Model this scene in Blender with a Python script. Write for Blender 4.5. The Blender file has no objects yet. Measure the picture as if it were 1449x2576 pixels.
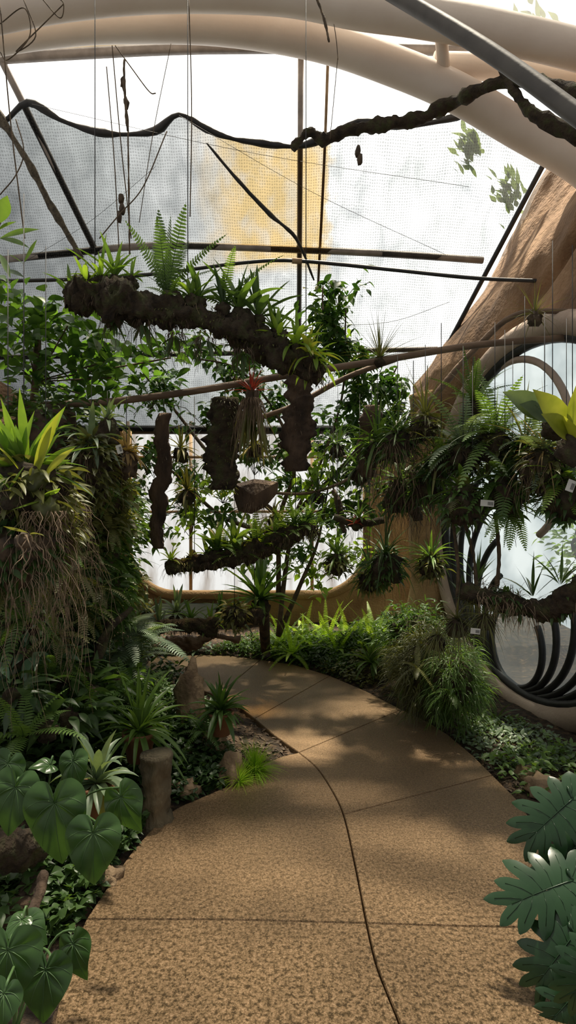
import bpy, math, random, bmesh
from mathutils import Vector, Matrix, noise
V=Vector
R=random.Random(7)
F=1500.;CX=724.5;CY=1288.;H=1.6
def W(px,py,Y):            # pixel position + chosen depth -> world metres
    return V(((px-CX)/F*Y, Y, H-(py-CY)/F*Y))
def G(px,py,z=0.0):        # point on the ground at height z
    Y=(H-z)*F/(py-CY); return V(((px-CX)/F*Y,Y,z))
def glzY(z): return 7.6-0.7*(z-2.6)
def GL(px,py,off=0.0):     # point on the sloping glazing
    k=(CY-py)/F; Y=(8.3-off)/(1+0.7*k); return W(px,py,Y)
COL=bpy.context.scene.collection
# ---------------------------------------------------------------- materials
def newmat(name):
    m=bpy.data.materials.new(name); m.use_nodes=True
    nt=m.node_tree; nt.nodes.clear()
    o=nt.nodes.new('ShaderNodeOutputMaterial')
    return m,nt,o
def N(nt,t,**k):
    n=nt.nodes.new(t)
    for a,b in k.items(): setattr(n,a,b)
    return n
def ramp(nt,stops):
    r=N(nt,'ShaderNodeValToRGB'); e=r.color_ramp.elements
    while len(e)<len(stops): e.new(.5)
    for i,(p,c) in enumerate(stops):
        e[i].position=p; e[i].color=(c[0],c[1],c[2],1)
    return r
def coords(nt,scale=(1,1,1)):
    tc=N(nt,'ShaderNodeTexCoord'); mp=N(nt,'ShaderNodeMapping'); mp.inputs['Scale'].default_value=scale
    nt.links.new(tc.outputs['Object'],mp.inputs[0]); return mp.outputs[0]
def mat_leaf(name,c1,c2,tr=.35,rough=.42):
    m,nt,o=newmat(name); L=nt.links.new
    co=coords(nt); nz=N(nt,'ShaderNodeTexNoise'); nz.inputs['Scale'].default_value=9; nz.inputs['Detail'].default_value=3; L(co,nz.inputs[0])
    oi=N(nt,'ShaderNodeObjectInfo')
    ad=N(nt,'ShaderNodeMath',operation='MULTIPLY_ADD'); ad.inputs[1].default_value=.35; L(oi.outputs['Random'],ad.inputs[0]); L(nz.outputs[0],ad.inputs[2])
    r=ramp(nt,[(.38,c1),(.85,c2)]); L(ad.outputs[0],r.inputs[0])
    p=N(nt,'ShaderNodeBsdfPrincipled'); p.inputs['Roughness'].default_value=rough; L(r.outputs[0],p.inputs['Base Color'])
    g=N(nt,'ShaderNodeMixRGB',blend_type='MULTIPLY'); g.inputs[0].default_value=1; g.inputs[2].default_value=(1.9,1.8,.7,1); L(r.outputs[0],g.inputs[1])
    t=N(nt,'ShaderNodeBsdfTranslucent'); L(g.outputs[0],t.inputs[0])
    mx=N(nt,'ShaderNodeMixShader'); mx.inputs[0].default_value=tr; L(p.outputs[0],mx.inputs[1]); L(t.outputs[0],mx.inputs[2]); L(mx.outputs[0],o.inputs[0])
    return m
def mat_noise(name,stops,scale=8,rough=.85,bump=.4,bscale=None,stretch=(1,1,1),metal=0,detail=6,bdist=.02):
    m,nt,o=newmat(name); L=nt.links.new
    co=coords(nt,stretch); nz=N(nt,'ShaderNodeTexNoise'); nz.inputs['Scale'].default_value=scale; nz.inputs['Detail'].default_value=detail; L(co,nz.inputs[0])
    r=ramp(nt,stops); L(nz.outputs[0],r.inputs[0])
    p=N(nt,'ShaderNodeBsdfPrincipled'); p.inputs['Roughness'].default_value=rough; p.inputs['Metallic'].default_value=metal; L(r.outputs[0],p.inputs['Base Color'])
    n2=N(nt,'ShaderNodeTexNoise'); n2.inputs['Scale'].default_value=bscale or scale*4; n2.inputs['Detail'].default_value=6; L(co,n2.inputs[0])
    b=N(nt,'ShaderNodeBump'); b.inputs['Strength'].default_value=bump; b.inputs['Distance'].default_value=bdist; L(n2.outputs[0],b.inputs['Height']); L(b.outputs[0],p.inputs['Normal'])
    L(p.outputs[0],o.inputs[0]); return m
def mat_sheet(name,tint,diff,fac,stretch=(1,1,1),scale=3,tint2=None,lo=.35,hi=.65,glossy=0):
    """see-through sheet: tinted transparency mixed with translucent fibre"""
    m,nt,o=newmat(name); L=nt.links.new
    co=coords(nt,stretch); nz=N(nt,'ShaderNodeTexNoise'); nz.inputs['Scale'].default_value=scale; nz.inputs['Detail'].default_value=5; L(co,nz.inputs[0])
    r=ramp(nt,[(lo,tint),(hi,tint2 or tint)]); L(nz.outputs[0],r.inputs[0])
    tr=N(nt,'ShaderNodeBsdfTransparent'); L(r.outputs[0],tr.inputs[0])
    d=N(nt,'ShaderNodeBsdfTranslucent'); d.inputs[0].default_value=(*diff,1)
    d2=N(nt,'ShaderNodeBsdfDiffuse'); d2.inputs[0].default_value=(*diff,1)
    dm=N(nt,'ShaderNodeMixShader'); dm.inputs[0].default_value=.5; L(d.outputs[0],dm.inputs[1]); L(d2.outputs[0],dm.inputs[2])
    mx=N(nt,'ShaderNodeMixShader'); mx.inputs[0].default_value=fac
    L(tr.outputs[0],mx.inputs[1]); L(dm.outputs[0],mx.inputs[2])
    last=mx
    if glossy:
        g=N(nt,'ShaderNodeBsdfGlossy'); g.inputs['Roughness'].default_value=.12
        m2=N(nt,'ShaderNodeMixShader'); m2.inputs[0].default_value=glossy; L(mx.outputs[0],m2.inputs[1]); L(g.outputs[0],m2.inputs[2]); last=m2
    L(last.outputs[0],o.inputs[0]); return m
def mat_cloth():
    m,nt,o=newmat('knitted_shade_cloth'); L=nt.links.new
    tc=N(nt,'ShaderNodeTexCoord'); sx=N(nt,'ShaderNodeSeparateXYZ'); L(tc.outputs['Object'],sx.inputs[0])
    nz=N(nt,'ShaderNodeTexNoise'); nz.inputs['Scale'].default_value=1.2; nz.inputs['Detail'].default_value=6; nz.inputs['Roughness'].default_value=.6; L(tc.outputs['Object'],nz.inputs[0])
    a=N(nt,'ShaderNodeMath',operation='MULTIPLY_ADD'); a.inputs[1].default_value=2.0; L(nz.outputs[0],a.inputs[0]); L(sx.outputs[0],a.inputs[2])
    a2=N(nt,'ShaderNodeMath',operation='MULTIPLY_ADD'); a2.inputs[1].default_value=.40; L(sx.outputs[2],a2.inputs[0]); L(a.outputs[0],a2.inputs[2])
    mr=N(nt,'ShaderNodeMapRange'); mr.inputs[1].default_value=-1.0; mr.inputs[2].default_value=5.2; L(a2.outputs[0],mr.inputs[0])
    r=ramp(nt,[(.0,(.085,.09,.095)),(.16,(.155,.165,.17)),(.36,(.27,.285,.287)),(.52,(.37,.382,.385)),(.66,(.46,.472,.475)),(1,(.62,.63,.63))]); L(mr.outputs[0],r.inputs[0])  # cloth tint darkens leftwards: dimness beyond the glazing painted into the colour
    def mrr(s,x0,x1,y0,y1):
        n=N(nt,'ShaderNodeMapRange'); n.interpolation_type='SMOOTHSTEP'
        for i,x in enumerate((x0,x1,y0,y1)): n.inputs[i+1].default_value=x
        L(s,n.inputs[0]); return n.outputs[0]
    def mul(p,q):
        n=N(nt,'ShaderNodeMath',operation='MULTIPLY'); L(p,n.inputs[0]); L(q,n.inputs[1]); return n.outputs[0]
    wv2=N(nt,'ShaderNodeMapping'); wv2.inputs['Scale'].default_value=(2.2,2.2,.7); wv2.inputs['Rotation'].default_value=(0,.35,0); L(tc.outputs['Object'],wv2.inputs[0])
    n4=N(nt,'ShaderNodeTexNoise'); n4.inputs['Scale'].default_value=2.2; n4.inputs['Detail'].default_value=7; n4.inputs['Distortion'].default_value=.6; L(wv2.outputs[0],n4.inputs[0])
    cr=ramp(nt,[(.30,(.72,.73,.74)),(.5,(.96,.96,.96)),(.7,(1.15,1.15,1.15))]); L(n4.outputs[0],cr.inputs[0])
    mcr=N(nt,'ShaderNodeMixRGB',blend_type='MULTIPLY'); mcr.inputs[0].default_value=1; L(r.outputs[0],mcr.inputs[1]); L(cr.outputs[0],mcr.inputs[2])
    wv=N(nt,'ShaderNodeMapping'); wv.inputs['Scale'].default_value=(4,4,.5); L(tc.outputs['Object'],wv.inputs[0])
    n3=N(nt,'ShaderNodeTexNoise'); n3.inputs['Scale'].default_value=2; n3.inputs['Detail'].default_value=6; L(wv.outputs[0],n3.inputs[0])
    b=N(nt,'ShaderNodeMath',operation='MULTIPLY_ADD'); b.inputs[1].default_value=.35; L(n3.outputs[0],b.inputs[0]); L(sx.outputs[0],b.inputs[2])
    st=mul(mul(mrr(b.outputs[0],-.85,-.20,0,1),mrr(b.outputs[0],.54,.64,1,0)),mrr(sx.outputs[2],4.12,4.26,0,1))
    st=mul(st,mrr(n3.outputs[0],.28,.60,.60,1.0))
    mc=N(nt,'ShaderNodeMixRGB',blend_type='MIX'); mc.inputs[2].default_value=(.42,.315,.155,1); L(st,mc.inputs[0]); L(mcr.outputs[0],mc.inputs[1])
    tr=N(nt,'ShaderNodeBsdfTransparent'); L(mc.outputs[0],tr.inputs[0])
    d=N(nt,'ShaderNodeBsdfDiffuse'); d.inputs[0].default_value=(.10,.10,.10,1)
    w1=N(nt,'ShaderNodeTexWave',bands_direction='X'); w1.inputs['Scale'].default_value=13; w1.inputs['Distortion'].default_value=2.5; w1.inputs['Detail Scale'].default_value=3; L(tc.outputs['Object'],w1.inputs[0])
    w2=N(nt,'ShaderNodeTexWave',bands_direction='Z'); w2.inputs['Scale'].default_value=15; w2.inputs['Distortion'].default_value=3.5; L(tc.outputs['Object'],w2.inputs[0])
    mm=N(nt,'ShaderNodeMath',operation='MULTIPLY'); L(w1.outputs['Fac'],mm.inputs[0]); L(w2.outputs['Fac'],mm.inputs[1])
    m3=N(nt,'ShaderNodeMath',operation='MULTIPLY_ADD'); m3.inputs[1].default_value=.45; m3.inputs[2].default_value=.04; L(mm.outputs[0],m3.inputs[0])
    mx=N(nt,'ShaderNodeMixShader'); L(m3.outputs[0],mx.inputs[0]); L(tr.outputs[0],mx.inputs[1]); L(d.outputs[0],mx.inputs[2]); L(mx.outputs[0],o.inputs[0])
    return m
def mat_path():
    m,nt,o=newmat('exposed_aggregate_concrete'); L=nt.links.new
    tc=N(nt,'ShaderNodeTexCoord'); co=tc.outputs['Object']
    vo=N(nt,'ShaderNodeTexVoronoi'); vo.inputs['Scale'].default_value=170; L(co,vo.inputs[0])
    nz=N(nt,'ShaderNodeTexNoise'); nz.inputs['Scale'].default_value=120; nz.inputs['Detail'].default_value=5; nz.inputs['Roughness'].default_value=.8; L(co,nz.inputs[0])
    r=ramp(nt,[(.34,(.105,.065,.034)),(.47,(.285,.19,.108)),(.58,(.43,.30,.185)),(.75,(.64,.48,.33))]); L(nz.outputs[0],r.inputs[0])
    pit=N(nt,'ShaderNodeTexNoise'); pit.inputs['Scale'].default_value=55; pit.inputs['Detail'].default_value=6; pit.inputs['Roughness'].default_value=.75; L(co,pit.inputs[0])
    rp=ramp(nt,[(.42,(.18,.17,.12)),(.49,(.66,.66,.60)),(.58,(1.0,1.0,1.0))]); L(pit.outputs[0],rp.inputs[0])
    sx=N(nt,'ShaderNodeSeparateXYZ'); L(co,sx.inputs[0])
    pm=N(nt,'ShaderNodeMapRange'); 
    for i,x in enumerate((2.0,3.4,1.0,.35)): pm.inputs[i+1].default_value=x
    L(sx.outputs[1],pm.inputs[0])
    mp=N(nt,'ShaderNodeMixRGB',blend_type='MULTIPLY'); L(pm.outputs[0],mp.inputs[0]); L(r.outputs[0],mp.inputs[1]); L(rp.outputs[0],mp.inputs[2])
    big=N(nt,'ShaderNodeTexNoise'); big.inputs['Scale'].default_value=1.8; big.inputs['Detail'].default_value=6; L(co,big.inputs[0])
    rb=ramp(nt,[(.35,(.74,.72,.68)),(.65,(1.15,1.12,1.06))]); L(big.outputs[0],rb.inputs[0])
    mu=N(nt,'ShaderNodeMixRGB',blend_type='MULTIPLY'); mu.inputs[0].default_value=1; L(mp.outputs[0],mu.inputs[1]); L(rb.outputs[0],mu.inputs[2])
    rv=ramp(nt,[(0,(1.15,1.12,1.08)),(.6,(.7,.68,.66))]); L(vo.outputs['Distance'],rv.inputs[0])
    m2=N(nt,'ShaderNodeMixRGB',blend_type='MULTIPLY'); m2.inputs[0].default_value=.7; L(mu.outputs[0],m2.inputs[1]); L(rv.outputs[0],m2.inputs[2])
    p=N(nt,'ShaderNodeBsdfPrincipled'); p.inputs['Roughness'].default_value=.36; p.inputs['Specular Tint'].default_value=(1,.82,.64,1); L(m2.outputs[0],p.inputs['Base Color'])
    ad=N(nt,'ShaderNodeMath',operation='ADD'); L(nz.outputs[0],ad.inputs[0]); L(pit.outputs[0],ad.inputs[1])
    b=N(nt,'ShaderNodeBump'); b.inputs['Strength'].default_value=.7; b.inputs['Distance'].default_value=.007; L(ad.outputs[0],b.inputs['Height']); L(b.outputs[0],p.inputs['Normal'])
    L(p.outputs[0],o.inputs[0]); return m
MT={}
MT['dark']=mat_leaf('dark_green_leaf',(.026,.058,.020),(.075,.14,.042),.34)
MT['heart']=mat_leaf('veined_heart_leaf',(.028,.066,.020),(.062,.135,.034),.28,.30)
MT['mid']=mat_leaf('mid_green_leaf',(.045,.100,.024),(.125,.22,.050),.40)
MT['tree']=mat_leaf('backlit_tree_leaf',(.022,.068,.016),(.10,.20,.038),.42)
MT['bright']=mat_leaf('bright_green_leaf',(.11,.21,.03),(.26,.40,.065),.45)
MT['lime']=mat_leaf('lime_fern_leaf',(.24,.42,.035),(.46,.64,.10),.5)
MT['yellow']=mat_leaf('yellow_green_leaf',(.20,.24,.035),(.38,.40,.08),.5)
MT['olive']=mat_leaf('olive_leaf',(.065,.075,.028),(.18,.19,.065),.3)
MT['grey']=mat_leaf('grey_green_leaf',(.075,.12,.075),(.18,.25,.15),.3)
MT['dry']=mat_leaf('dry_leaf',(.12,.08,.034),(.30,.21,.09),.3,.8)
MT['red']=mat_leaf('red_bract',(.25,.03,.03),(.40,.08,.07),.35)
MT['blue']=mat_leaf('blue_green_leaf',(.022,.062,.034),(.065,.13,.070),.2,.35)
MT['monstera']=mat_leaf('glossy_split_leaf',(.009,.032,.012),(.022,.062,.022),.10,.30)
MT['vein']=mat_leaf('pale_leaf_vein',(.06,.13,.045),(.11,.20,.07),.2,.5)
MT['moss']=mat_noise('mossy_bark',[(.3,(.016,.011,.007)),(.5,(.052,.036,.021)),(.62,(.052,.055,.020)),(.8,(.13,.105,.045))],14,.95,1,60)
MT['bark']=mat_noise('dark_bark',[(.3,(.02,.013,.009)),(.55,(.08,.05,.031)),(.8,(.18,.12,.07))],10,.9,1,50,(1,1,.3))
MT['stump']=mat_noise('lichened_stump',[(.3,(.06,.048,.030)),(.55,(.13,.105,.062)),(.8,(.24,.19,.115))],9,.9,1,40,(1,1,.25))
MT['wood']=mat_noise('weathered_pole',[(.3,(.09,.055,.034)),(.7,(.23,.15,.095))],12,.7,.4,50,(.3,1,1))
MT['twig']=mat_noise('twig_bark',[(.3,(.04,.028,.016)),(.7,(.15,.10,.055))],20,.8,.3)
MT['root']=mat_noise('pale_roots',[(.3,(.12,.08,.05)),(.7,(.36,.26,.17))],20,.8,.2)
MT['rootd']=mat_noise('dark_roots',[(.3,(.03,.02,.013)),(.7,(.12,.08,.048))],20,.8,.2)
MT['soil']=mat_noise('leaf_litter_soil',[(.3,(.014,.010,.007)),(.5,(.05,.032,.018)),(.62,(.11,.068,.037)),(.75,(.22,.14,.075))],22,.95,1,70,bdist=.04)
MT['ochre']=mat_noise('ochre_tan_stucco',[(.3,(.26,.155,.068)),(.7,(.50,.33,.155))],3.5,.85,.6,40)
MT['stucco']=mat_noise('brown_stucco_rock',[(.28,(.09,.050,.028)),(.45,(.22,.128,.068)),(.58,(.31,.185,.10)),(.74,(.42,.27,.155))],1.9,.92,.8,24,bdist=.03,detail=9)
MT['rim']=mat_noise('pale_stucco_rim',[(.3,(.36,.27,.21)),(.7,(.55,.44,.36))],2,.85,.3,30)
MT['rock']=mat_noise('sandstone_rock',[(.3,(.10,.065,.036)),(.7,(.38,.27,.16))],6,.9,.8,30)
MT['arch']=mat_noise('cream_painted_tube',[(.3,(.72,.60,.50)),(.7,(.88,.78,.68))],1.5,.6,.1,20)
MT['steel']=mat_noise('galvanised_bar',[(.3,(.20,.17,.15)),(.7,(.36,.31,.27))],8,.6,.2)
MT['rust']=mat_noise('rusty_bar',[(.3,(.20,.13,.07)),(.7,(.42,.29,.17))],8,.8,.2)
MT['net']=mat_noise('bundled_net',[(.3,(.06,.05,.04)),(.7,(.20,.17,.12))],30,.9,.8,80)
MT['black']=mat_noise('black_plastic',[(.3,(.010,.010,.011)),(.7,(.028,.028,.03))],8,.5,.1)
MT['pipe']=mat_noise('dark_grey_pipe',[(.3,(.05,.046,.043)),(.7,(.10,.09,.08))],4,.55,.1)
MT['terra']=mat_noise('terracotta',[(.3,(.14,.06,.03)),(.7,(.28,.13,.07))],8,.85,.2)
MT['white']=mat_noise('white_label',[(.3,(.45,.45,.42)),(.7,(.6,.6,.56))],8,.5,.05)
MT['infill']=mat_noise('pale_blue_infill',[(.3,(.35,.42,.45)),(.7,(.5,.56,.58))],3,.6,.1)
MT['path']=mat_path()
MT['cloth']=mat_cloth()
MT['pane']=mat_sheet('milky_polycarbonate',(.78,.8,.8),(.8,.8,.8),.12,tint2=(.97,.98,.99))
MT['ochrecloth']=mat_sheet('yellowed_cloth',(.40,.29,.15),(.5,.36,.16),.25,scale=4,tint2=(.62,.50,.33),stretch=(2,1,.4))
MT['panel']=mat_sheet('streaked_panel',(.19,.165,.145),(.36,.37,.37),.25,stretch=(2.4,1,.6),scale=2.6,tint2=(.46,.47,.475),lo=.30,hi=.58)
MT['roof']=mat_sheet('roof_sheet',(.30,.31,.32),(.6,.6,.6),.3,stretch=(1,6,1),scale=1.5,tint2=(.55,.56,.57))
MT['glass']=mat_sheet('grey_window_glass',(.28,.34,.36),(.55,.60,.62),.42,scale=2.2,tint2=(.60,.66,.66),glossy=.05)
# ---------------------------------------------------------------- mesh buffers
class MB:
    def __init__(s): s.v=[];s.f=[]
    def mesh(s,name,mat,smooth=True):
        me=bpy.data.meshes.new(name); me.from_pydata([tuple(p) for p in s.v],[],s.f)
        me.materials.append(MT[mat] if isinstance(mat,str) else mat)
        if smooth: me.polygons.foreach_set('use_smooth',[True]*len(me.polygons))
        me.update(); return me
def catmull(pts,n=6):
    pts=[V(p) for p in pts]; out=[]
    P=[pts[0]*2-pts[1]]+pts+[pts[-1]*2-pts[-2]]
    for i in range(1,len(P)-2):
        a,b,c,d=P[i-1:i+3]
        for j in range(n):
            t=j/n
            out.append(.5*((2*b)+(c-a)*t+(2*a-5*b+4*c-d)*t*t+(3*b-a-3*c+d)*t**3))
    out.append(pts[-1]); return out
def tube(mb,pts,rad,seg=8,nz=0,ns=6,closed=False,flat=1.0,sd=0):
    n=len(pts); base=len(mb.v); up=V((0,0,1)); x=None
    for i,p in enumerate(pts):
        if closed: d=(pts[(i+1)%n]-pts[i-1])
        else: d=pts[min(i+1,n-1)]-pts[max(i-1,0)]
        if d.length<1e-9: d=V((0,0,1))
        d.normalize()
        if x is None:
            x=d.cross(up)
            if x.length<.1: x=V((1,0,0))
        x=(x-d*x.dot(d)).normalized(); y=d.cross(x)
        r=rad(i/(n-1)) if callable(rad) else rad
        for j in range(seg):
            a=2*math.pi*j/seg; o=x*math.cos(a)+y*math.sin(a)*flat
            rr=r
            if nz:
                q=(p+o*r)*ns+V((sd,0,0)); rr=r*(1+nz*noise.noise(q)+nz*.6*noise.noise(q*2.7)+nz*.5*noise.noise(q*6.1))
            mb.v.append(p+o*rr)
    for i in range(n if closed else n-1):
        for j in range(seg):
            a=base+i*seg+j; b=base+i*seg+(j+1)%seg; k=((i+1)%n)
            c=base+k*seg+(j+1)%seg; d=base+k*seg+j; mb.f.append((a,b,c,d))
    if not closed:
        mb.f.append(tuple(base+j for j in range(seg))[::-1]); mb.f.append(tuple(base+(n-1)*seg+j for j in range(seg)))
_ico={}
def lump(mb,c,r,nz=.25,ns=4,sub=3,sd=0):
    if sub not in _ico:
        bm=bmesh.new(); bmesh.ops.create_icosphere(bm,subdivisions=sub,radius=1)
        _ico[sub]=([v.co.copy() for v in bm.verts],[tuple(v.index for v in f.verts) for f in bm.faces]); bm.free()
    vs,fs=_ico[sub]; b=len(mb.v); c=V(c)
    if not hasattr(r,'__len__'): r=(r,r,r)
    for v in vs:
        k=1+nz*noise.noise(v*ns*.5+V((sd,sd*.7,0)))+nz*.5*noise.noise(v*ns*1.3+V((sd,0,0)))
        mb.v.append(c+V((v.x*r[0],v.y*r[1],v.z*r[2]))*k)
    mb.f+=[tuple(b+i for i in f) for f in fs]
STRAP=[.55,.8,1,1,.95,.8,.5,.03]
OVATE=[.05,.62,.97,1,.82,.5,.22,.02]
NARROW=[1,.95,.85,.7,.55,.38,.2,.03]
def blade(mb,base,d,L,w,prof=STRAP,droop=.8,fold=.2,roll=0,side=None):
    d=V(d).normalized(); s=d.cross(V((0,0,1))) if side is None else V(side)
    if s.length<.15: a=R.uniform(0,6.28); s=V((math.cos(a),math.sin(a),0))
    s.normalize()
    if roll: s=Matrix.Rotation(roll,3,d)@s
    p=V(base); n=len(prof); b=len(mb.v); st=L/(n-1)
    for i,k in enumerate(prof):
        sd=(s-d*s.dot(d)).normalized(); nn=sd.cross(d)
        hw=w*.5*k
        mb.v+= [p-sd*hw+nn*hw*fold*2, p.copy(), p+sd*hw+nn*hw*fold*2]
        d=(d+V((0,0,-droop/(n-1)))).normalized(); p=p+d*st
    for i in range(n-1):
        a=b+i*3; mb.f+=[(a,a+1,a+4,a+3),(a+1,a+2,a+5,a+4)]
def direc(az,el): return V((math.cos(az)*math.cos(el),math.sin(az)*math.cos(el),math.sin(el)))
def frond(mb,base,d,L,w,n=18,droop=.9,gap=.75,lift=.1):
    d=V(d).normalized(); s=d.cross(V((0,0,1)))
    if s.length<.15: a=R.uniform(0,6.28); s=V((math.cos(a),math.sin(a),0))
    s.normalize(); p=V(base); st=L/n; pts=[p.copy()]
    for i in range(n):
        t=(i+.5)/n
        sd=(s-d*s.dot(d)).normalized(); nn=sd.cross(d)
        wl=w*.5*(math.sin(math.pi*min(1,(t*.88+.12)**.75))**.8)*(1 if t>.08 else .5)+.004
        pw=st*gap
        for sg in (-1,1):
            o=(sd*sg+d*.28+nn*lift-V((0,0,.12))).normalized(); b=len(mb.v); c=p+d*R.uniform(-.1,.1)*st
            mb.v+=[c-d*pw*.4, c+d*pw*.5, c+o*wl*.6+d*pw*.42, c+o*wl*.6-d*pw*.42, c+o*wl+d*pw*.1-V((0,0,wl*.1))]
            mb.f+=[(b,b+1,b+2,b+3),(b+3,b+2,b+4)]
        d=(d+V((0,0,-droop/n))).normalized(); p=p+d*st; pts.append(p.copy())
    tube(mb,pts[::2] if n>6 else pts,lambda t:.0028*(1-t*.7)*max(1,L*2),3)
HEART=[(0,1),(6,.91),(14,.80),(28,.69),(50,.61),(80,.57),(110,.54),(140,.48),(160,.36),(172,.20),(180,.05)]
def interp(tb,a):
    for (x0,y0),(x1,y1) in zip(tb,tb[1:]):
        if a<=x1: return y0+(y1-y0)*(a-x0)/(x1-x0)
    return tb[-1][1]
def polar(mb,vb,base,tip,nor,L,table=HEART,sub=72,cup=.16,bend=.25):
    T=V(tip).normalized(); Nn=V(nor); Nn=(Nn-T*Nn.dot(T)).normalized(); S=T.cross(Nn)
    ph=R.uniform(0,6)
    def pos(a,k,dz=0):
        aa=a%360; aa=aa if aa<=180 else 360-aa; r=interp(table,aa)
        x=math.cos(math.radians(a))*r*k; y=math.sin(math.radians(a))*r*k
        vein=abs(math.sin(math.radians(a)*3.5))*.04*math.sin(math.pi*k*.9)
        h=cup*abs(y)-bend*max(0,x)**2-.35*y*y+vein+.04*math.sin(a*.07+ph)*k*k+dz
        return V(base)+T*x*L+S*y*L+Nn*h*L
    b=len(mb.v); mb.v.append(V(base)); rings=[.15,.3,.45,.6,.75,.88,1]
    for k in rings:
        for j in range(sub): mb.v.append(pos(360*j/sub,k))
    for j in range(sub): mb.f.append((b,b+1+j,b+1+(j+1)%sub))
    for i in range(len(rings)-1):
        for j in range(sub):
            a=b+1+i*sub+j; c=b+1+i*sub+(j+1)%sub; mb.f.append((a,a+sub,c+sub,c))
    for a in (0,32,-32,75,-75,125,-125):
        pts=[pos(a*(1-.35*k*(1 if a else 0)),k*.97,.004) for k in (.02,.2,.4,.6,.8,.97)]
        tube(vb,pts,lambda t:.0018*(1-.75*t),4)
def splitleaf(mb,vb,base,tip,nor,L):
    """split leaf: broad blade whose outer half is cut into curved lobes"""
    T=V(tip).normalized(); Nn=V(nor); Nn=(Nn-T*Nn.dot(T)).normalized(); S=T.cross(Nn)
    B=V(base); n=6
    def surf(x,y,dz=0):
        return B+T*L*x+S*L*y+Nn*L*(.14*abs(y)-.55*y*y-.28*max(0,x)**2+dz)
    for sg in (-1,1):
        for i in range(n):
            t=i/(n-1); ang=math.radians(142-114*t); ln=(.60+.12*math.sin(math.pi*t*.9)-.20*t)*R.uniform(.9,1.05)
            px=.03+t*.80; w=.29*(1-.28*t)*(1.1 if i==0 else 1)*R.uniform(.92,1.06); q=len(mb.v); K=10
            for k in range(K):
                u=k/(K-1); cx=px+math.cos(ang)*ln*u+.18*ln*u*u; cy=math.sin(ang)*ln*u
                dx=math.cos(ang)+.36*u; dy=math.sin(ang); m_=math.hypot(dx,dy); dx/=m_; dy/=m_
                hw=w*.5*[1.15,1.15,1.15,1.12,1.0,.92,.90,.82,.58,.10][k]
                for e in (-1,0,1):
                    X=cx-dy*hw*e; Y=cy+dx*hw*e
                    mb.v.append(surf(X,sg*max(-.01,Y),.010 if e==0 else 0))
            for k in range(K-1):
                a=q+k*3; mb.f+=[(a,a+1,a+4,a+3),(a+1,a+2,a+5,a+4)]
            tube(vb,[surf(px,0,.013),surf(px+math.cos(ang)*ln*.35,sg*math.sin(ang)*ln*.35,.016),surf(px+math.cos(ang)*ln*.75+.11*ln,sg*math.sin(ang)*ln*.75,.014)],.0012,3)
    tube(vb,[surf(x/10,0,.013) for x in range(11)],lambda t:.003*(1-.7*t),5)
# ---------------------------------------------------------------- objects
STUFFPARTS={'moss_tufts','green_moss','roots','clinging_roots','twigs','stems','foliage','small_leaves','leaf_veins','lit_foliage'}
def setp(o,label=None,cat=None,group=None,kind=None):
    if label: o['label']=label
    if cat: o['category']=cat
    if group: o['group']=group
    if kind: o['kind']=kind
    return o
def thing(name,label,cat,parts,loc=(0,0,0),scale=1,rot=(0,0,0),group=None,kind=None):
    """parts: [(partname, mesh)], one part -> the mesh is the thing itself"""
    if len(parts)==1:
        r=bpy.data.objects.new(name,parts[0][1]); COL.objects.link(r)
    else:
        r=bpy.data.objects.new(name,None); r.empty_display_size=.05; COL.objects.link(r)
        for pn,me in parts:
            c=bpy.data.objects.new(pn,me); c.parent=r; COL.objects.link(c)
            if pn in STUFFPARTS: c['kind']='stuff'
    r.location=loc; r.rotation_euler=rot; r.scale=(scale,)*3 if not hasattr(scale,'__len__') else scale
    return setp(r,label,cat,group,kind)
def struct(name,mb,mat,label,parent=None,smooth=True,cat='structure'):
    o=bpy.data.objects.new(name,mb.mesh(name,mat,smooth)); COL.objects.link(o)
    if parent: o.parent=parent
    else: setp(o,label,cat,None,'structure')
    return o
# ================================================================ PATH + GROUND
joint=catmull([G(*p) for p in [(752,1893),(800,1935),(845,2005),(868,2062),(890,2160),(908,2250),(922,2322),(945,2420),(975,2500),(1010,2590),(1070,2800),(1090,2900)]],5)
J=min(joint,key=lambda p:abs(CY+H*F/p.y-2046))
JY=CY+H*F/J.y
def seg(a,b): # joint portion between y pixel a..b
    return [p for p in joint if a-1<=CY+H*F/p.y<=b+1]
def GP(l): return [G(*p) for p in l]
Ledge=catmull(GP([(752,1893),(700,1906),(650,1930),(600,1965),(520,2000),(430,2042),(350,2120),(290,2200),(250,2260),(215,2312)]),4)
slabs=[
 Ledge+GP([(560,2313)])+[p for p in reversed(seg(1893,2322))][:-1],
 GP([(215,2312),(560,2313)])+seg(2322,2900)+GP([(60,2900),(130,2600),(165,2420)]),
 GP([(1700,2900),(1560,2600),(1460,2335),(1100,2328)])[::1]+seg(2322,2900),
 GP([(1240,1950),(1300,2010),(1370,2110),(1430,2230),(1460,2335),(1100,2328)])+[p for p in reversed(seg(JY,2322))],
 GP([(1010,1785),(1075,1815),(1130,1850),(1190,1900),(1240,1950)])+[p for p in reversed(seg(1893,JY))],
 GP([(752,1893),(690,1850),(640,1808),(830,1700),(920,1738),(1010,1785)]),
 GP([(640,1808),(600,1776),(545,1750),(655,1660),(740,1672),(830,1700)]),
 GP([(545,1750),(490,1730),(430,1718),(500,1648),(580,1650),(655,1660)]),
 GP([(430,1718),(320,1725),(385,1652),(500,1648)]),
]
def area(p): return sum(a.x*b.y-b.x*a.y for a,b in zip(p,p[1:]+p[:1]))/2
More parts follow.
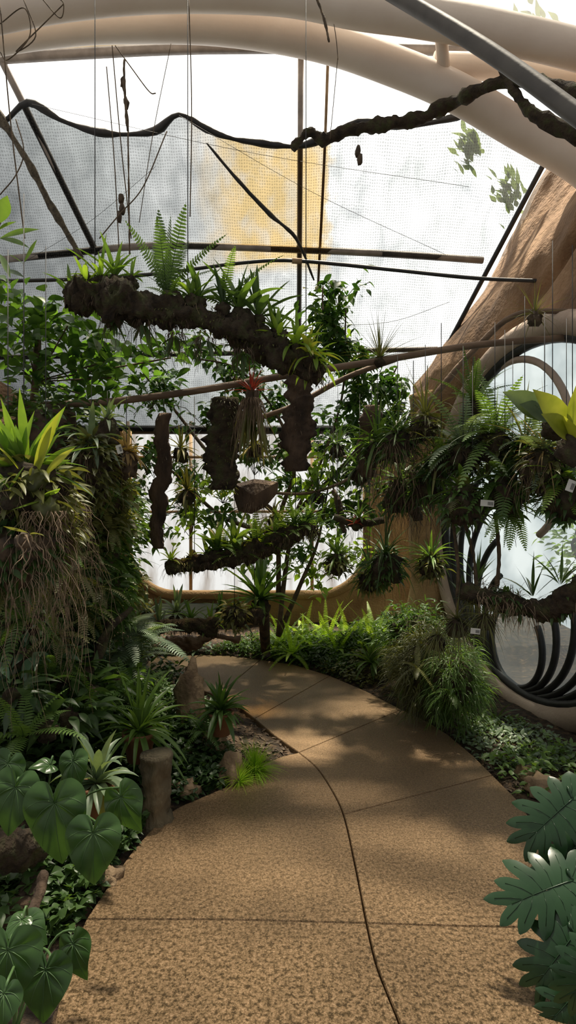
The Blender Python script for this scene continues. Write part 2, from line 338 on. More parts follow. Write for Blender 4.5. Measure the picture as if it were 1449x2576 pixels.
for i,pl in enumerate(slabs):
    q=[pl[0]]
    for p in pl[1:]:
        if (p-q[-1]).length>.012: q.append(p)
    if (q[0]-q[-1]).length<.012: q.pop()
    if area(q)<0: q.reverse()
    n=len(q); ins=[]
    for j in range(n):
        a=(q[j]-q[j-1]).normalized(); b=(q[(j+1)%n]-q[j]).normalized()
        na=V((-a.y,a.x,0)); nb=V((-b.y,b.x,0)); m=(na+nb); m=m/max(.5,m.dot(na)) if m.length>.1 else na
        ins.append(m)
    mb=MB()
    for dz,off in ((-.085,.003),(-.006,.003),(.0005,.006),(.0015,.014),(0,.026)):
        for p,m in zip(q,ins): mb.v.append(V((p.x+m.x*off,p.y+m.y*off,dz)))
    for k in range(4):
        for j in range(n): mb.f.append((k*n+j,k*n+(j+1)%n,(k+1)*n+(j+1)%n,(k+1)*n+j))
    mb.f.append(tuple(4*n+j for j in range(n))); mb.f.append(tuple(range(n))[::-1])
    lab=['curved tan exposed-aggregate concrete paving slab beside the planted bed','mottled dark-pitted concrete slab with straight joint','narrow concrete slab beside split-leaf plants','concrete slab at the outer bend of the path','brown pebbled concrete slab beside low shrubs','sunlit pebbled concrete slab at the path bend','pebbled concrete slab beside fern bed','far concrete slab by the driftwood edge','partly hidden concrete slab under fern fronds'][i]
    thing('paving_slab',lab,'paving slab',[('s',mb.mesh('paving_slab','path',False))],group='concrete path slabs')
outline=GP([(320,1725),(430,1718),(545,1750),(600,1776),(640,1808),(690,1850),(752,1893)])+Ledge[1:]+GP([(165,2420),(130,2600),(60,2900),(1700,2900),(1560,2600),(1460,2335),(1430,2230),(1370,2110),(1300,2010),(1240,1950),(1190,1900),(1130,1850),(1010,1785),(920,1738),(830,1700),(740,1672),(655,1660),(580,1650),(500,1648),(385,1652)])
OL=[(p.x,p.y) for p in outline]
def sdist(x,y):
    ins=False; dm=1e9; n=len(OL)
    for i in range(n):
        x0,y0=OL[i]; x1,y1=OL[(i+1)%n]
        if (y0>y)!=(y1>y) and x<(x1-x0)*(y-y0)/(y1-y0)+x0: ins=not ins
        dx,dy=x1-x0,y1-y0; t=max(0,min(1,((x-x0)*dx+(y-y0)*dy)/(dx*dx+dy*dy+1e-12)))
        d=math.hypot(x-x0-dx*t,y-y0-dy*t); dm=min(dm,d)
    return -dm if ins else dm
def hg(x,y):
    d=sdist(x,y)
    if d<-.03: return -.1
    if d<0: return -.02+d*2.6
    k=1.0
    if x>.9 and 3<y<6.2: k=max(.12,1-(x-.9)*1.4)      # bed falls away to the foot of the round window
    return -.02+k*min(.22,d*.28)+k*.05*min(1,d*3)*noise.noise(V((x*2.2,y*2.2,0)))+.02*min(1,d*4)*noise.noise(V((x*9,y*9,3)))
mb=MB(); nx,ny=150,160; x0,x1,y0,y1=-4.2,3.4,.9,8.2
for j in range(ny+1):
    for i in range(nx+1):
        x=x0+(x1-x0)*i/nx; y=y0+(y1-y0)*j/ny; mb.v.append(V((x,y,hg(x,y))))
for j in range(ny):
    for i in range(nx):
        a=j*(nx+1)+i; mb.f.append((a,a+1,a+nx+2,a+nx+1))
struct('floor',mb,'soil','dark soil planting beds with leaf litter and bark chips',cat='ground')
def GH(px,py):
    z=0.1
    for _ in range(6):
        p=G(px,py,z); z=hg(p.x,p.y)
        if z<-.05: z=0
    return G(px,py,z)
mb=MB()
for _ in range(2600):
    p=GH(R.choice([R.gauss(665,60),R.uniform(1130,1420),R.uniform(560,1300)]),R.uniform(1700,2000))
    d=sdist(p.x,p.y)
    if d<0.01 or d>.7: continue
    blade(mb,V((p.x,p.y,hg(p.x,p.y)+.006)),direc(R.uniform(0,6.3),R.uniform(-.1,.4)),R.uniform(.02,.05),R.uniform(.008,.018),[.5,1,.9,.3],.2,.1,R.uniform(-1,1))
thing('bark_mulch','scattered brown bark chips and dead leaves on soil','mulch',[('m',mb.mesh('bark_mulch','rootd'))],kind='stuff')
# ================================================================ WALLS
WX0,WX1=-4.0,2.2; WY=7.6; ZT=2.62
def openhalf():
    cx0,cx1=-2.02,1.0; zb=.56; r=.62; out=[]
    out.append((cx0,ZT)); 
    for k in range(0,13):
        a=math.pi+math.pi/2*k/12; out.append((cx0+r+r*math.cos(a),zb+r+r*math.sin(a)))
    for k in range(0,13):
        a=1.5*math.pi+math.pi/2*k/12; out.append((cx1-r+r*math.cos(a),zb+r+r*math.sin(a)))
    out.append((cx1,ZT)); return out
op=openhalf(); mb=MB(); n=len(op)
def outer(i):
    if i==0: return (WX0,ZT)
    if i==n-1: return (WX1,ZT)
    if i<=13:
        k=(i-1)/12; return (WX0+(op[13][0]-WX0)*max(0,(k-.3)/.7), (-.2 if k>.3 else ZT*(1-k/.3)-.2*k/.3))
    k=(i-14)/12; return (op[14][0]+(WX1-op[14][0])*min(1,k/.7), -.2 if k<.7 else -.2+(ZT+.2)*(k-.7)/.3)
for yy in (WY-.10,WY+.12):
    for i in range(n): mb.v.append(V((op[i][0],yy,op[i][1])))
    for i in range(n): o=outer(i); mb.v.append(V((o[0],yy,o[1])))
for i in range(n-1):
    mb.f.append((i,i+1,n+i+1,n+i)); mb.f.append((2*n+i,3*n+i,3*n+i+1,2*n+i+1)); mb.f.append((i,2*n+i,2*n+i+1,i+1))
struct('wall_back',mb,'ochre','tan stucco wall with rounded U-shaped opening',smooth=False,cat='wall')
mb=MB(); tube(mb,[V((a,WY-.12,b)) for a,b in op],.06,8)
struct('trim_1',mb,'ochre','rounded tan stucco lip around the opening',cat='trim')
def gridsurf(mb,fn,nu,nv,keep=None):
    b=len(mb.v)
    for j in range(nv+1):
        for i in range(nu+1): mb.v.append(fn(i/nu,j/nv))
    for j in range(nv):
        for i in range(nu):
            a=b+j*(nu+1)+i
            if keep is None or keep((i+.5)/nu,(j+.5)/nv): mb.f.append((a,a+1,a+nu+2,a+nu+1))
def lw(u,v):
    y=2.6+u*4.85; top=3.35-.9*max(0,(u-.55)/.45)**1.2+.15*math.sin(u*9)
    z=-.15+v*(top+.15)
    q=V((0,y*.9,z*.9)); bl=.28*noise.noise(q)+.12*noise.noise(q*2.6)
    return V((-2.72+bl-.5*(v**3),y,z))
mb=MB(); gridsurf(mb,lw,60,40); struct('wall_left',mb,'stucco','lumpy brown stucco rock wall behind plants',cat='wall')
C=V((2.03,4.9,1.53)); U=V((.229,-.973,0)).normalized(); NR=V((-.973,-.229,0)).normalized(); RR=1.48
def rwp(s,z):
    o=-.42*max(0,z-3.1); e=min(1,max(0,(math.hypot(s,z-C.z)-RR-.1)*1.6))
    q=V((s*.6,z*.6,5)); bl=.55*noise.noise(q)+.13*noise.noise(q*2.7)+.05*noise.noise(q*7)
    t=(z-3.15)-.9*(s+.3)+.20*noise.noise(q*1.7); seam=-.14*math.exp(-(t/.06)**2)
    bul=.14*math.cos(max(-1.5,min(1.5,t*1.1)))
    p=C+U*s+NR*(o+e*(bl*.7+seam+bul)); p.z=z; return p
def rsz(u,v):
    z=-.15+v*5.9
    yf=6.72 if z<2.5 else min(glzY(z)-.04, 6.72+(z-2.5)*.75)
    sf=-(yf-4.9)/.973; return sf+u*(2.3-sf),z
def rw(u,v):
    s,z=rsz(u,v); r=math.hypot(s,z-C.z)
    if RR-.12<r<RR+.0: k=RR/r; s*=k; z=C.z+(z-C.z)*k
    return rwp(s,z)
def kp(u,v):
    s,z=rsz(u,v); return math.hypot(s,z-C.z)>RR-.035
mb=MB(); gridsurf(mb,rw,110,160,kp); struct('wall_right',mb,'stucco','curving brown stucco rock wall with round window opening',cat='wall')
mb=MB(); tube(mb,[V((1.54+.02*math.sin(k),6.50,-.1+k*.13)) for k in range(24)],lambda t:.20+.05*(1-t)**3,20,.14,3)
struct('trim_2',mb,'ochre','rough tan stucco pillar beside round window',cat='pillar')
def ring(r,mr,seg=10,c=(0,0),off=0,a0=0,a1=360,n=72):
    m=MB(); full=(a1-a0>=360); pts=[]
    for k in range(n if full else n+1):
        a=math.radians(a0+(a1-a0)*k/n); p=C+U*(c[0]+r*math.cos(a))+NR*off; p.z=C.z+c[1]+r*math.sin(a); pts.append(p)
    tube(m,pts,mr,seg,closed=full); return m
struct('trim_3',ring(RR+.07,.10,12,off=.04),'rim','raised pale round stucco rim around the window',cat='trim')
w=bpy.data.objects.new('window_2',None); COL.objects.link(w); setp(w,'round window with nested spiral black frames and grey glass','window',None,'structure')
struct('frame',ring(RR-.03,.045,8,off=.04),'black','',w)
m=MB(); m.v.append(C+V((0,0,0)))
for k in range(64):
    a=2*math.pi*k/64; p=C+U*(RR*math.cos(a)); p.z=C.z+RR*math.sin(a); m.v.append(p)
for k in range(64): m.f.append((0,1+k,1+(k+1)%64))
struct('pane',m,'glass','',w,False)
Ta=math.radians(258)
for r,a1 in ((1.26,345),(1.06,350),(.86,360),(.67,375),(.50,385),(.36,395)):
    cc=((RR-r)*math.cos(Ta)*.97,(RR-r)*math.sin(Ta)*.97)
    struct('glazing_bar',ring(r,.028,8,c=cc,off=.03,n=48,a0=120,a1=a1),'black','',w)
Tb=math.radians(118); r=.8; cc=((RR-r)*math.cos(Tb)*.96,(RR-r)*math.sin(Tb)*.96)
struct('glazing_bar',ring(r,.03,8,c=cc,off=.03,a0=-60,a1=150,n=40),'rim','',w)
# ================================================================ GLAZING
w=bpy.data.objects.new('window_1',None); COL.objects.link(w); setp(w,'large sloping greenhouse glazing with steel bars, milky panels','window',None,'structure')
def quad(a,b,c,d):
    m=MB(); m.v=[V(a),V(b),V(c),V(d)]; m.f=[(0,1,2,3)]; return m
ztop=5.78
struct('pane',quad((-4.2,glzY(ZT),ZT),(3.6,glzY(ZT),ZT),(3.6,glzY(ztop),ztop),(-4.2,glzY(ztop),ztop)),'pane','',w,False)
def bar(pts,r,mat,parent=w,name='glazing_bar',seg=6,n=5):
    m=MB(); tube(m,catmull(pts,n) if len(pts)>2 else [V(p) for p in pts],r,seg); return struct(name,m,mat,'',parent)
bar([GL(757,122,.05),GL(752,840,.05)],.027,'steel')
bar([GL(826,120,.03),GL(815,420,.03),GL(800,720,.03)],.014,'rust')
bar([GL(-30,110,.08),GL(8,160,.08),GL(245,640,.08)],.032,'steel')
bar([GL(-60,660,.10),GL(180,636,.1),GL(400,618,.10),GL(750,628,.10),GL(1000,640,.1),GL(1215,655,.1)],.036,'steel')
bar([GL(-60,900,.06),GL(400,892,.06),GL(750,885,.06),GL(1100,878,.06)],.030,'steel')
bar([GL(-80,152,.08),GL(200,135,.08),GL(500,122,.08),GL(900,122,.08),GL(1300,130,.08)],.045,'steel')
bar([V((-4.0,WY-.05,ZT+.02)),V((1.6,WY-.05,ZT+.02))],.06,'black',name='bottom_rail')
w=bpy.data.objects.new('window_3',None); COL.objects.link(w); setp(w,'low window of pale rust-streaked panels with thin bars','window',None,'structure')
struct('pane',quad((-2.9,WY+.3,.2),(1.6,WY+.3,.2),(1.6,WY+.3,2.7),(-2.9,WY+.3,2.7)),'panel','',w,False)
for px in (322,480,785,1000): bar([W(px,1550,7.85),W(px,1060,7.85)],.022,'rust',w)
bar([W(250,1288,7.84),W(1060,1286,7.84)],.02,'rust',w); bar([W(250,1150,7.84),W(1060,1150,7.84)],.02,'rust',w)
m=MB(); m.v=[W(395,1520,7.40),W(565,1520,7.40),W(565,1565,7.40),W(395,1565,7.40)]; m.v+= [p+V((0,.09,0)) for p in m.v]  # plain pale panel added where a bluish gap shows below the opening
m.f=[(3,2,1,0),(4,5,6,7),(0,1,5,4),(1,2,6,5),(2,3,7,6),(3,0,4,7)]
thing('pale_infill','pale blue-grey low trough under the wall opening','infill',[('t',m.mesh('pale_infill','infill',False))])
def cl(Y): return ztop+(glzY(ztop)-Y)*.365
struct('ceiling',quad((-4.2,glzY(ztop),ztop),(3.6,glzY(ztop),ztop),(3.6,1.2,cl(1.2)),(-4.2,1.2,cl(1.2))),'roof','cloudy translucent roof sheets',smooth=False,cat='roof')
TOP=[(-140,360),(0,312),(70,258),(150,300),(230,328),(300,338),(390,330),(450,288),(520,325),(590,350),(680,363),(745,368),(810,350),(900,305),(1000,318),(1100,305),(1200,285),(1290,340),(1372,402),(1400,420)]
def topy(x):
    for (a,b),(c,d) in zip(TOP,TOP[1:]):
        if a<=x<=c:
            t=(x-a)/(c-a); return b+(d-b)*t
    return TOP[-1][1]
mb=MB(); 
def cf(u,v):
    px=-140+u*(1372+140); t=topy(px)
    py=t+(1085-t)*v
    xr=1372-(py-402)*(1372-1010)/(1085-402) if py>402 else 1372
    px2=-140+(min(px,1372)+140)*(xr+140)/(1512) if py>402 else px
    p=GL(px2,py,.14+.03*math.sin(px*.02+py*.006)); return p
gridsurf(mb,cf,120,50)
hem=MB(); hp=[GL(a,b,.18) for a,b in TOP[:-1]]; tube(hem,catmull(hp,4),lambda t:.030+.010*math.sin(t*60),8,.3,9)
hr=MB(); tube(hr,[cf(1,t/20)+V((0,-.05,0)) for t in range(21)],.026,6)
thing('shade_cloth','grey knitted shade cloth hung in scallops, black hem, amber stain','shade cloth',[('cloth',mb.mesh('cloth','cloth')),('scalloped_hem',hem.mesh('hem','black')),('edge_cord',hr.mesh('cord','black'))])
mb=MB(); gridsurf(mb,lambda u,v: GL(150+u*720,92+v*38,-.05),6,2)
thing('yellowed_cloth','narrow tan cloth strip above the top beam','cloth',[('c',mb.mesh('yellowed_cloth','ochrecloth'))])
def simple(name,label,cat,pts,r,mat,seg=8,n=6,nz=0,group=None):
    m=MB(); P=catmull(pts,n) if len(pts)>2 else [V(p) for p in pts]; o=P[0].copy(); tube(m,[p-o for p in P],r,seg,nz,8)
    return thing(name,label,cat,[('x',m.mesh(name,mat))],loc=o,group=group)
simple('draped_cord','dark frayed cord sagging across the shade cloth','cord',[GL(520,360,.25),GL(600,455,.25),GL(680,540,.25),GL(745,600,.25),GL(790,705,.25)],lambda t:.008+.014*math.sin(t*3.1),'black',6,6,.3)
simple('rolled_netting','bundled brown netting hanging beside a bar','netting',[GL(-20,265,.22),GL(60,390,.22),GL(130,520,.22),GL(205,650,.22)],lambda t:.032+.008*math.sin(t*20),'net',8,8,.5)
for a,b,c,d in [(80,262,1180,470),(450,290,1120,640),(390,420,60,660),(250,700,700,900),(850,820,1130,760)]:
    simple('fine_wire','thin slack wire crossing behind plants','wire',[GL(a,b,.3),GL((a+c)/2,(b+d)/2+18,.3),GL(c,d,.3)],.0022,'black',4,8,group='slack wires on the glazing')
def outside(px,py,rx,ry,n,seed,L=.20,w_=.05):
    global R; R=random.Random(seed); m=MB(); c=GL(px,py,-.45); k=c.y/F
    for _ in range(n):
        p=V((R.gauss(0,.4)*rx*k,R.uniform(-.1,.1),R.gauss(0,.4)*ry*k)); blade(m,p,direc(R.uniform(-.6,.6)+3.6,R.uniform(.2,1.2)),L*R.uniform(.3,1.0),w_,OVATE,.3,.1,R.uniform(-.6,.6))
    thing('outside_tree','grey-green leaves outside pressed near the glazing','tree',[('f',m.mesh('outside_tree','grey'))],loc=c,kind='stuff')
outside(1185,380,35,70,60,1); outside(1285,490,40,60,55,2); outside(1330,70,110,30,30,4)
# arches
m=MB(); A=[W(-90,105,4.75),W(0,84,4.8),W(150,64,4.85),W(300,56,4.9),W(550,62,4.95),W(800,103,5.0),W(1000,170,5.0),W(1150,235,5.0),W(1300,322,5.0),W(1449,408,4.95),W(1560,500,4.9)]
P=catmull(A,6); tube(m,P,.145,20); 
m2=MB(); tube(m2,[W(765,60,4.98),W(765,5,5.0)],.045,10); m3=MB(); tube(m3,[W(1118,190,4.95),W(1108,70,4.7)],.05,10)
thing('support_arch','thick cream tubular arch spanning under the roof','arch',[('arch_tube',m.mesh('arch','arch')),('strut',m2.mesh('strut','arch')),('strut',m3.mesh('strut','arch'))])
m=MB(); tube(m,catmull([W(-60,40,4.4),W(150,0,4.45),W(400,-22,4.5),W(700,-15,4.55),W(900,22,4.6),W(1050,42,4.6),W(1250,78,4.6),W(1449,125,4.6),W(1600,170,4.6)],6),.135,20)
thing('support_arch','outer pinkish tubular roof arch','arch',[('a',m.mesh('arch','arch'))])
simple('roof_beam','pinkish secondary beam joining the arch','beam',[W(1090,165,5.0),W(1280,172,5.0),W(1500,200,4.9)],.10,'arch',14)
simple('diagonal_pipe','dark grey metal pipe running diagonally under the roof','pipe',[W(930,-50,4.3),W(1230,130,3.7),W(1520,340,3.2)],.052,'pipe',14)
simple('irrigation_pipe','thin black irrigation pipe with a coupling','pipe',[W(-60,708,5.2),W(200,702,5.2),W(400,688,5.2),W(600,662,5.2),W(745,656,5.2),W(1000,680,5.15),W(1200,700,5.1),W(1432,709,5.0)],.017,'black',8)
simple('pipe_coupling','pale clamp on the irrigation pipe','clamp',[W(735,656,5.2),W(760,657,5.2)],.026,'rust',8)
simple('mossy_branch','gnarled dark branch tied along cloth top','branch',[W(735,372,5.0),W(755,350,5.0),W(785,332,5.0),W(810,352,5.0),W(870,330,4.98),W(930,318,4.95),W(990,308,4.93),W(1050,300,4.9),W(1130,262,4.85),W(1190,232,4.6),W(1280,205,4.4),W(1370,215,4.2),W(1500,250,4.0)],lambda t:.032+.055*t*(1.2-t),'moss',10,8,.6)
simple('mossy_branch','thin forked dark twig beside the diagonal pipe','branch',[W(1255,170,4.4),W(1300,240,4.35),W(1345,290,4.3),W(1460,345,4.2)],lambda t:.018+.04*t,'moss',8,8,.6)
simple('wooden_pole','long bent weathered wooden pole for hanging plants','pole',[W(-60,1016,4.4),W(130,1018,4.4),W(300,1008,4.4),W(500,982,4.4),W(700,948,4.45),W(950,908,4.5),W(1200,868,4.5),W(1449,848,4.45),W(1540,840,4.4)],.026,'wood',10)
simple('wooden_pole','short bent wooden pole crossing the long one','pole',[W(620,1062,4.9),W(740,1020,4.8),W(870,950,4.7),W(1000,902,4.56)],.021,'wood',10)
simple('wooden_pole','crooked brown branch leaning on the rock wall','pole',[W(1040,1060,4.9),W(1110,975,4.85),W(1200,872,4.75),W(1300,792,4.6),W(1460,782,4.4)],lambda t:.030-.01*t,'wood',10,8,.25)
simple('wooden_pole','thin sagging wooden rod','pole',[W(640,1236,5.6),W(760,1242,5.6),W(850,1218,5.6),W(930,1170,5.6)],.014,'wood',8)
for (a,b,c,d,Y,r) in [(268,168,300,640,4.4,.004),(282,115,330,600,4.2,.004),(312,150,322,330,4.3,.009),(322,330,326,640,4.3,.006),(475,0,478,545,4.1,.004),(430,110,350,560,4.6,.003),(0,10,62,600,3.5,.004),(840,60,850,150,4.2,.003),(790,-20,828,105,3.9,.010),(850,140,830,350,4.2,.003),(812,720,812,780,4.2,.006)]:
    mid=W((a+c)/2+R.uniform(-6,6),(b+d)/2,Y)
    simple('hanging_vine','thin dry vine hanging from the roof','vine',[W(a,b,Y),mid,W(c,d,Y)],r,'twig',5,10,.8 if r>.005 else 0,group='dry hanging vines')
for pts in [[(0,60),(60,20),(75,90),(20,150),(0,130)],[(60,0),(90,90),(40,130),(110,60),(160,10)],[(100,-10),(150,45),(160,10),(140,-10)],[(290,115),(330,170),(375,230),(392,235)],[(0,490),(40,440),(60,380),(40,300)],[(250,600),(300,540),(360,470),(420,330)]]:
    simple('hanging_vine','curling dry tendril below the arch','vine',[W(x,y,3.9) for x,y in pts],.004,'twig',5,8,group='dry hanging vines')
m=MB()
for x,y in [(900,380),(905,400),(310,210),(318,260),(305,500),(308,525),(300,545)]:
    lump(m,W(x,y,4.4),(.02,.02,.045),.6,6,2,x)
thing('dead_leaf_clump','small dead leaf clumps caught on hanging threads','dead leaves',[('d',m.mesh('dead_leaf_clump','rootd'))],kind='stuff')
# ================================================================ PLANTS
CACHE={}
def cached(key,fn):
    if key not in CACHE: CACHE[key]=fn()
    return CACHE[key]
def m_rosette(seed,n,L,w,mat,e0=82,e1=15,droop=1.0,prof=STRAP,fold=.25,jit=.25):
    def f():
        global R; R=random.Random(seed); m=MB()
        for i in range(n):
            t=i/max(1,n-1); az=i*2.399+R.uniform(-jit,jit)*1.6; el=math.radians(e0+(e1-e0)*t+R.uniform(-14,14))
            blade(m,direc(az,0)*w*.6*t,direc(az,el),L*R.uniform(.55,1.15),w*R.uniform(.75,1.15),prof,droop*R.uniform(.5,1.5),fold)
        return m.mesh('leaves',mat)
    return cached(('ros',seed,n,L,w,mat,e0,e1,droop),f)
def m_fern(seed,n,L,w,mat,e0=75,e1=20,droop=1.2,np_=20):
    def f():
        global R; R=random.Random(seed); m=MB()
        for i in range(n):
            t=i/max(1,n-1); az=i*2.399+R.uniform(-.3,.3); el=math.radians(e0+(e1-e0)*t+R.uniform(-10,10))
            frond(m,direc(az,0)*.01,direc(az,el),L*R.uniform(.65,1.1),w*R.uniform(.8,1.1),np_,droop*R.uniform(.7,1.3))
        return m.mesh('fronds',mat)
    return cached(('fern',seed,n,L,w,mat,e0,e1,droop),f)
def m_ball(seed,r,mat='moss',nz=.5):
    def f():
        m=MB(); lump(m,(0,0,-(r[2] if hasattr(r,'__len__') else r)*.8),r,nz,5,3,seed); return m.mesh('root_ball',mat)
    return cached(('ball',seed,r,mat),f)
def m_roots(seed,n,L,sp,mat='root',r=.0022,z0=-.05,curl=.35):
    def f():
        global R; R=random.Random(seed); m=MB()
        for i in range(n):
            a=R.uniform(0,6.28); q=R.uniform(0,1)**.5*sp; p=V((math.cos(a)*q,math.sin(a)*q,z0)); pts=[p.copy()]; l=L*R.uniform(.2,1)**1.4*1.1; d=V((math.cos(a)*.9,math.sin(a)*.9,-.2))
            for k in range(10):
                d=(d*.6+V((R.uniform(-curl,curl),R.uniform(-curl,curl),-.45))).normalized(); p=p+d*l/10; pts.append(p.copy())
            tube(m,pts,lambda t:r*(1.1-.6*t),3)
        return m.mesh('roots',mat)
    return cached(('root',seed,n,L,sp,mat,r),f)
def m_cloud(seed,rad,n,L,w,mat,prof=OVATE,droop=.5,shell=.5,cz=0,rag=.25):
    def f():
        global R; R=random.Random(seed); m=MB()
        for i in range(n):
            d=V((R.gauss(0,1),R.gauss(0,1),R.gauss(0,1))).normalized(); k=R.uniform(shell,1)*(1+rag*noise.noise(d*2.2+V((seed,0,0)))+rag*.8*noise.noise(d*5+V((seed,0,0))))
            p=V((d.x*rad[0],d.y*rad[1],d.z*rad[2]))*k+V((0,0,cz))
            dd=(V((d.x,d.y,d.z*.4))+V((R.uniform(-.8,.8),R.uniform(-.8,.8),R.uniform(-.3,.5)))).normalized()
            blade(m,p,dd,L*R.uniform(.5,1.2),w*R.uniform(.7,1.1),prof,droop,.15,R.uniform(-.9,.9))
        return m.mesh('foliage',mat)
    return cached(('cl',seed,rad,n,L,w,mat,cz),f)
def m_pot(r,h,mat='terra'):
    def f():
        m=MB(); pr=[(.0,-h),(r*.72,-h),(r*.95,-.15*h),(r*1.05,-.15*h),(r*1.05,0),(r*.93,0),(r*.9,-.08*h),(0,-.08*h)]; s=24
        for a,b in pr:
            for j in range(s): t=2*math.pi*j/s; m.v.append(V((a*math.cos(t),a*math.sin(t),b)))
        for i in range(len(pr)-1):
            for j in range(s): m.f.append((i*s+j,i*s+(j+1)%s,(i+1)*s+(j+1)%s,(i+1)*s+j))
        return m.mesh('pot',mat)
    return cached(('pot',r,h,mat),f)
def m_wire(L,r=.0025):
    m=MB(); tube(m,[V((0,0,-.02)),V((0,0,L))],r,4); return m.mesh('wire','black')
def P_(name,label,cat,loc,parts,s=1,rz=None,tilt=(0,0),group=None,kind=None):
    return thing(name,label,cat,parts,loc=loc,scale=s,rot=(tilt[0],tilt[1],random.Random(str(loc)).uniform(0,6.28) if rz is None else rz),group=group,kind=kind)
def mlog(pts,rad,nz=.35,mat='moss',seg=26,n=16,flat=1.0,sd=0):
    P=catmull(pts,n); o=P[0].copy(); m=MB(); tube(m,[p-o for p in P],rad,seg,nz,11,flat=flat,sd=sd); return m,o,P
def tufts(o,P,rad,n,mat,L=.05,w=.006,seed=1,name='moss',droop=1.0):
    global R; R=random.Random(seed); m=MB()
    for _ in range(n):
        p=R.choice(P); 
        if noise.noise(p*5+V((seed,0,0)))<-.08: continue
        a=R.uniform(0,6.28); d=V((R.uniform(-.3,.3),math.cos(a),math.sin(a))); d.normalize()
        blade(m,p-o+d*rad*.85+V((R.uniform(-.03,.03),0,0)),d+V((R.uniform(-.8,.8),R.uniform(-.5,.5),-.2)),L*R.uniform(.3,1.3),w,[.6,1,.7,.1],droop,.1)
    return m.mesh(name,mat)
def wire_parts(o,pts,ztop_,r=.003):
    out=[]
    for q in pts:
        m=MB(); tube(m,[q-o,V((q.x-o.x,q.y-o.y,ztop_-o.z))],r,4); out.append(('hanging_wire',m.mesh('wire','black')))
    return out
# --- big mossy log
m,o,P=mlog([W(182,728,3.75),W(260,750,3.75),W(360,778,3.8),W(480,793,3.85),W(600,830,3.9),W(700,884,3.95),W(812,945,4.0)],lambda t:(.098+.020*math.sin(t*9)+.012*math.sin(t*31))*(1 if t<.75 else 1-.9*(t-.75)*1.6),.65)
wp=[min(P,key=lambda p:abs((p.x/p.y)*F+CX-a)) for a in (240,470,770)]
thing('mossy_log','large dark moss-covered log hung on wires, planted with orchids','log',[('bark',m.mesh('log','moss')),('moss_tufts',tufts(o,P,.095,1300,'rootd',.05,.007,3)),('green_moss',tufts(o,P,.095,1100,'olive',.032,.012,4))]+wire_parts(o,wp,5.6),loc=o)
EP='plants mounted on the big log'
def orchid(px,py,Y,n=12,L=.22,w=.028,mat='mid',s=1,label='green strap-leaved orchid on mossy log',ball=.045,roots=12,rl=.12,e0=85,e1=25,droop=.7,group=EP,seed=1,prof=STRAP,name='orchid'):
    return P_(name,label,'plant',W(px,py,Y),[('leaves',m_rosette(seed,n,L,w,mat,e0,e1,droop,prof)),('root_ball',m_ball(seed,ball)),('roots',m_roots(seed,roots,rl,ball,'root',.0014))],s,group=group)
orchid(255,700,3.75,14,.28,.026,'bright',seed=1,label='bright green upright orchid on log end')
orchid(290,695,3.8,14,.24,.026,'mid',seed=2)
orchid(215,712,3.7,9,.18,.03,'bright',seed=3,e1=5,label='spreading light green orchid at log end')
orchid(178,725,3.7,7,.16,.022,'mid',seed=4,e1=0)
orchid(330,700,3.8,8,.12,.02,'mid',seed=5)
P_('fern','upright dark fern growing from the log','fern',W(420,735,3.82),[('f',m_fern(6,9,.58,.17,'dark',82,50,.5,26))],1.0,rz=.4)
P_('fern','small fern with narrow fronds on the log','fern',W(430,750,3.78),[('f',m_fern(7,7,.24,.06,'mid',70,15,1.0,14))])
orchid(500,748,3.85,12,.24,.036,'mid',seed=8,e1=10)
orchid(480,745,3.8,9,.19,.03,'bright',seed=9)
orchid(600,775,3.88,14,.34,.048,'mid',seed=10,label='broad dark green orchid on the log')
orchid(650,795,3.9,12,.32,.05,'dark',seed=11,e1=0)
orchid(560,765,3.85,12,.22,.035,'dark',seed=12)
P_('fern','long arching fern frond above the log','fern',W(560,765,3.95),[('f',m_fern(13,5,.55,.09,'mid',50,25,.8,26))],1,rz=0.2)
orchid(700,850,3.92,18,.22,.034,'bright',seed=14,e1=0,label='light green bromeliad rosette on log')
orchid(745,868,3.9,18,.25,.036,'bright',seed=15,e1=0,droop=1.2,label='pale green arching bromeliad on log')
orchid(775,890,3.9,14,.23,.036,'yellow',seed=16,e1=-20,droop=1.3,label='yellow-green drooping orchid at log tip')
orchid(790,905,3.92,16,.23,.034,'bright',seed=17,e1=-30,droop=1.3)
orchid(690,830,3.95,10,.22,.03,'mid',seed=18)
for i,(x,y) in enumerate([(440,850),(520,860),(360,820),(610,890),(280,800)]):
    P_('orchid','small drooping leaves under the log','plant',W(x,y,3.78),[('leaves',m_rosette(40+i,7,.16,.03,'dark',-20,-70,.3)),('roots',m_roots(40+i,35,.25,.06,'rootd',z0=.03))],group=EP)
P_('air_plant','spiky grey-green air plant on wooden pole','plant',W(955,900,4.5),[('leaves',m_rosette(20,46,.36,.011,'olive',88,5,.5,NARROW)),('root_ball',m_ball(20,.04))])
P_('air_plant','dry spiky air plant on branch by rock wall','plant',W(1345,790,4.35),[('leaves',m_rosette(21,60,.26,.007,'olive',88,-40,.7,NARROW)),('root_ball',m_ball(21,.05,'rootd'))])
P_('air_plant','red-bracted bromeliad with hanging root skirt','plant',W(633,985,4.3),[('leaves',m_rosette(22,26,.20,.018,'red',85,20,.6,NARROW)),('root_ball',m_ball(22,(.05,.05,.11),'rootd')),('roots',m_roots(22,160,.5,.06,'root',.0022,curl=.14)),('hanging_leaves',m_rosette(23,38,.52,.034,'olive',-74,-87,.1,STRAP))])
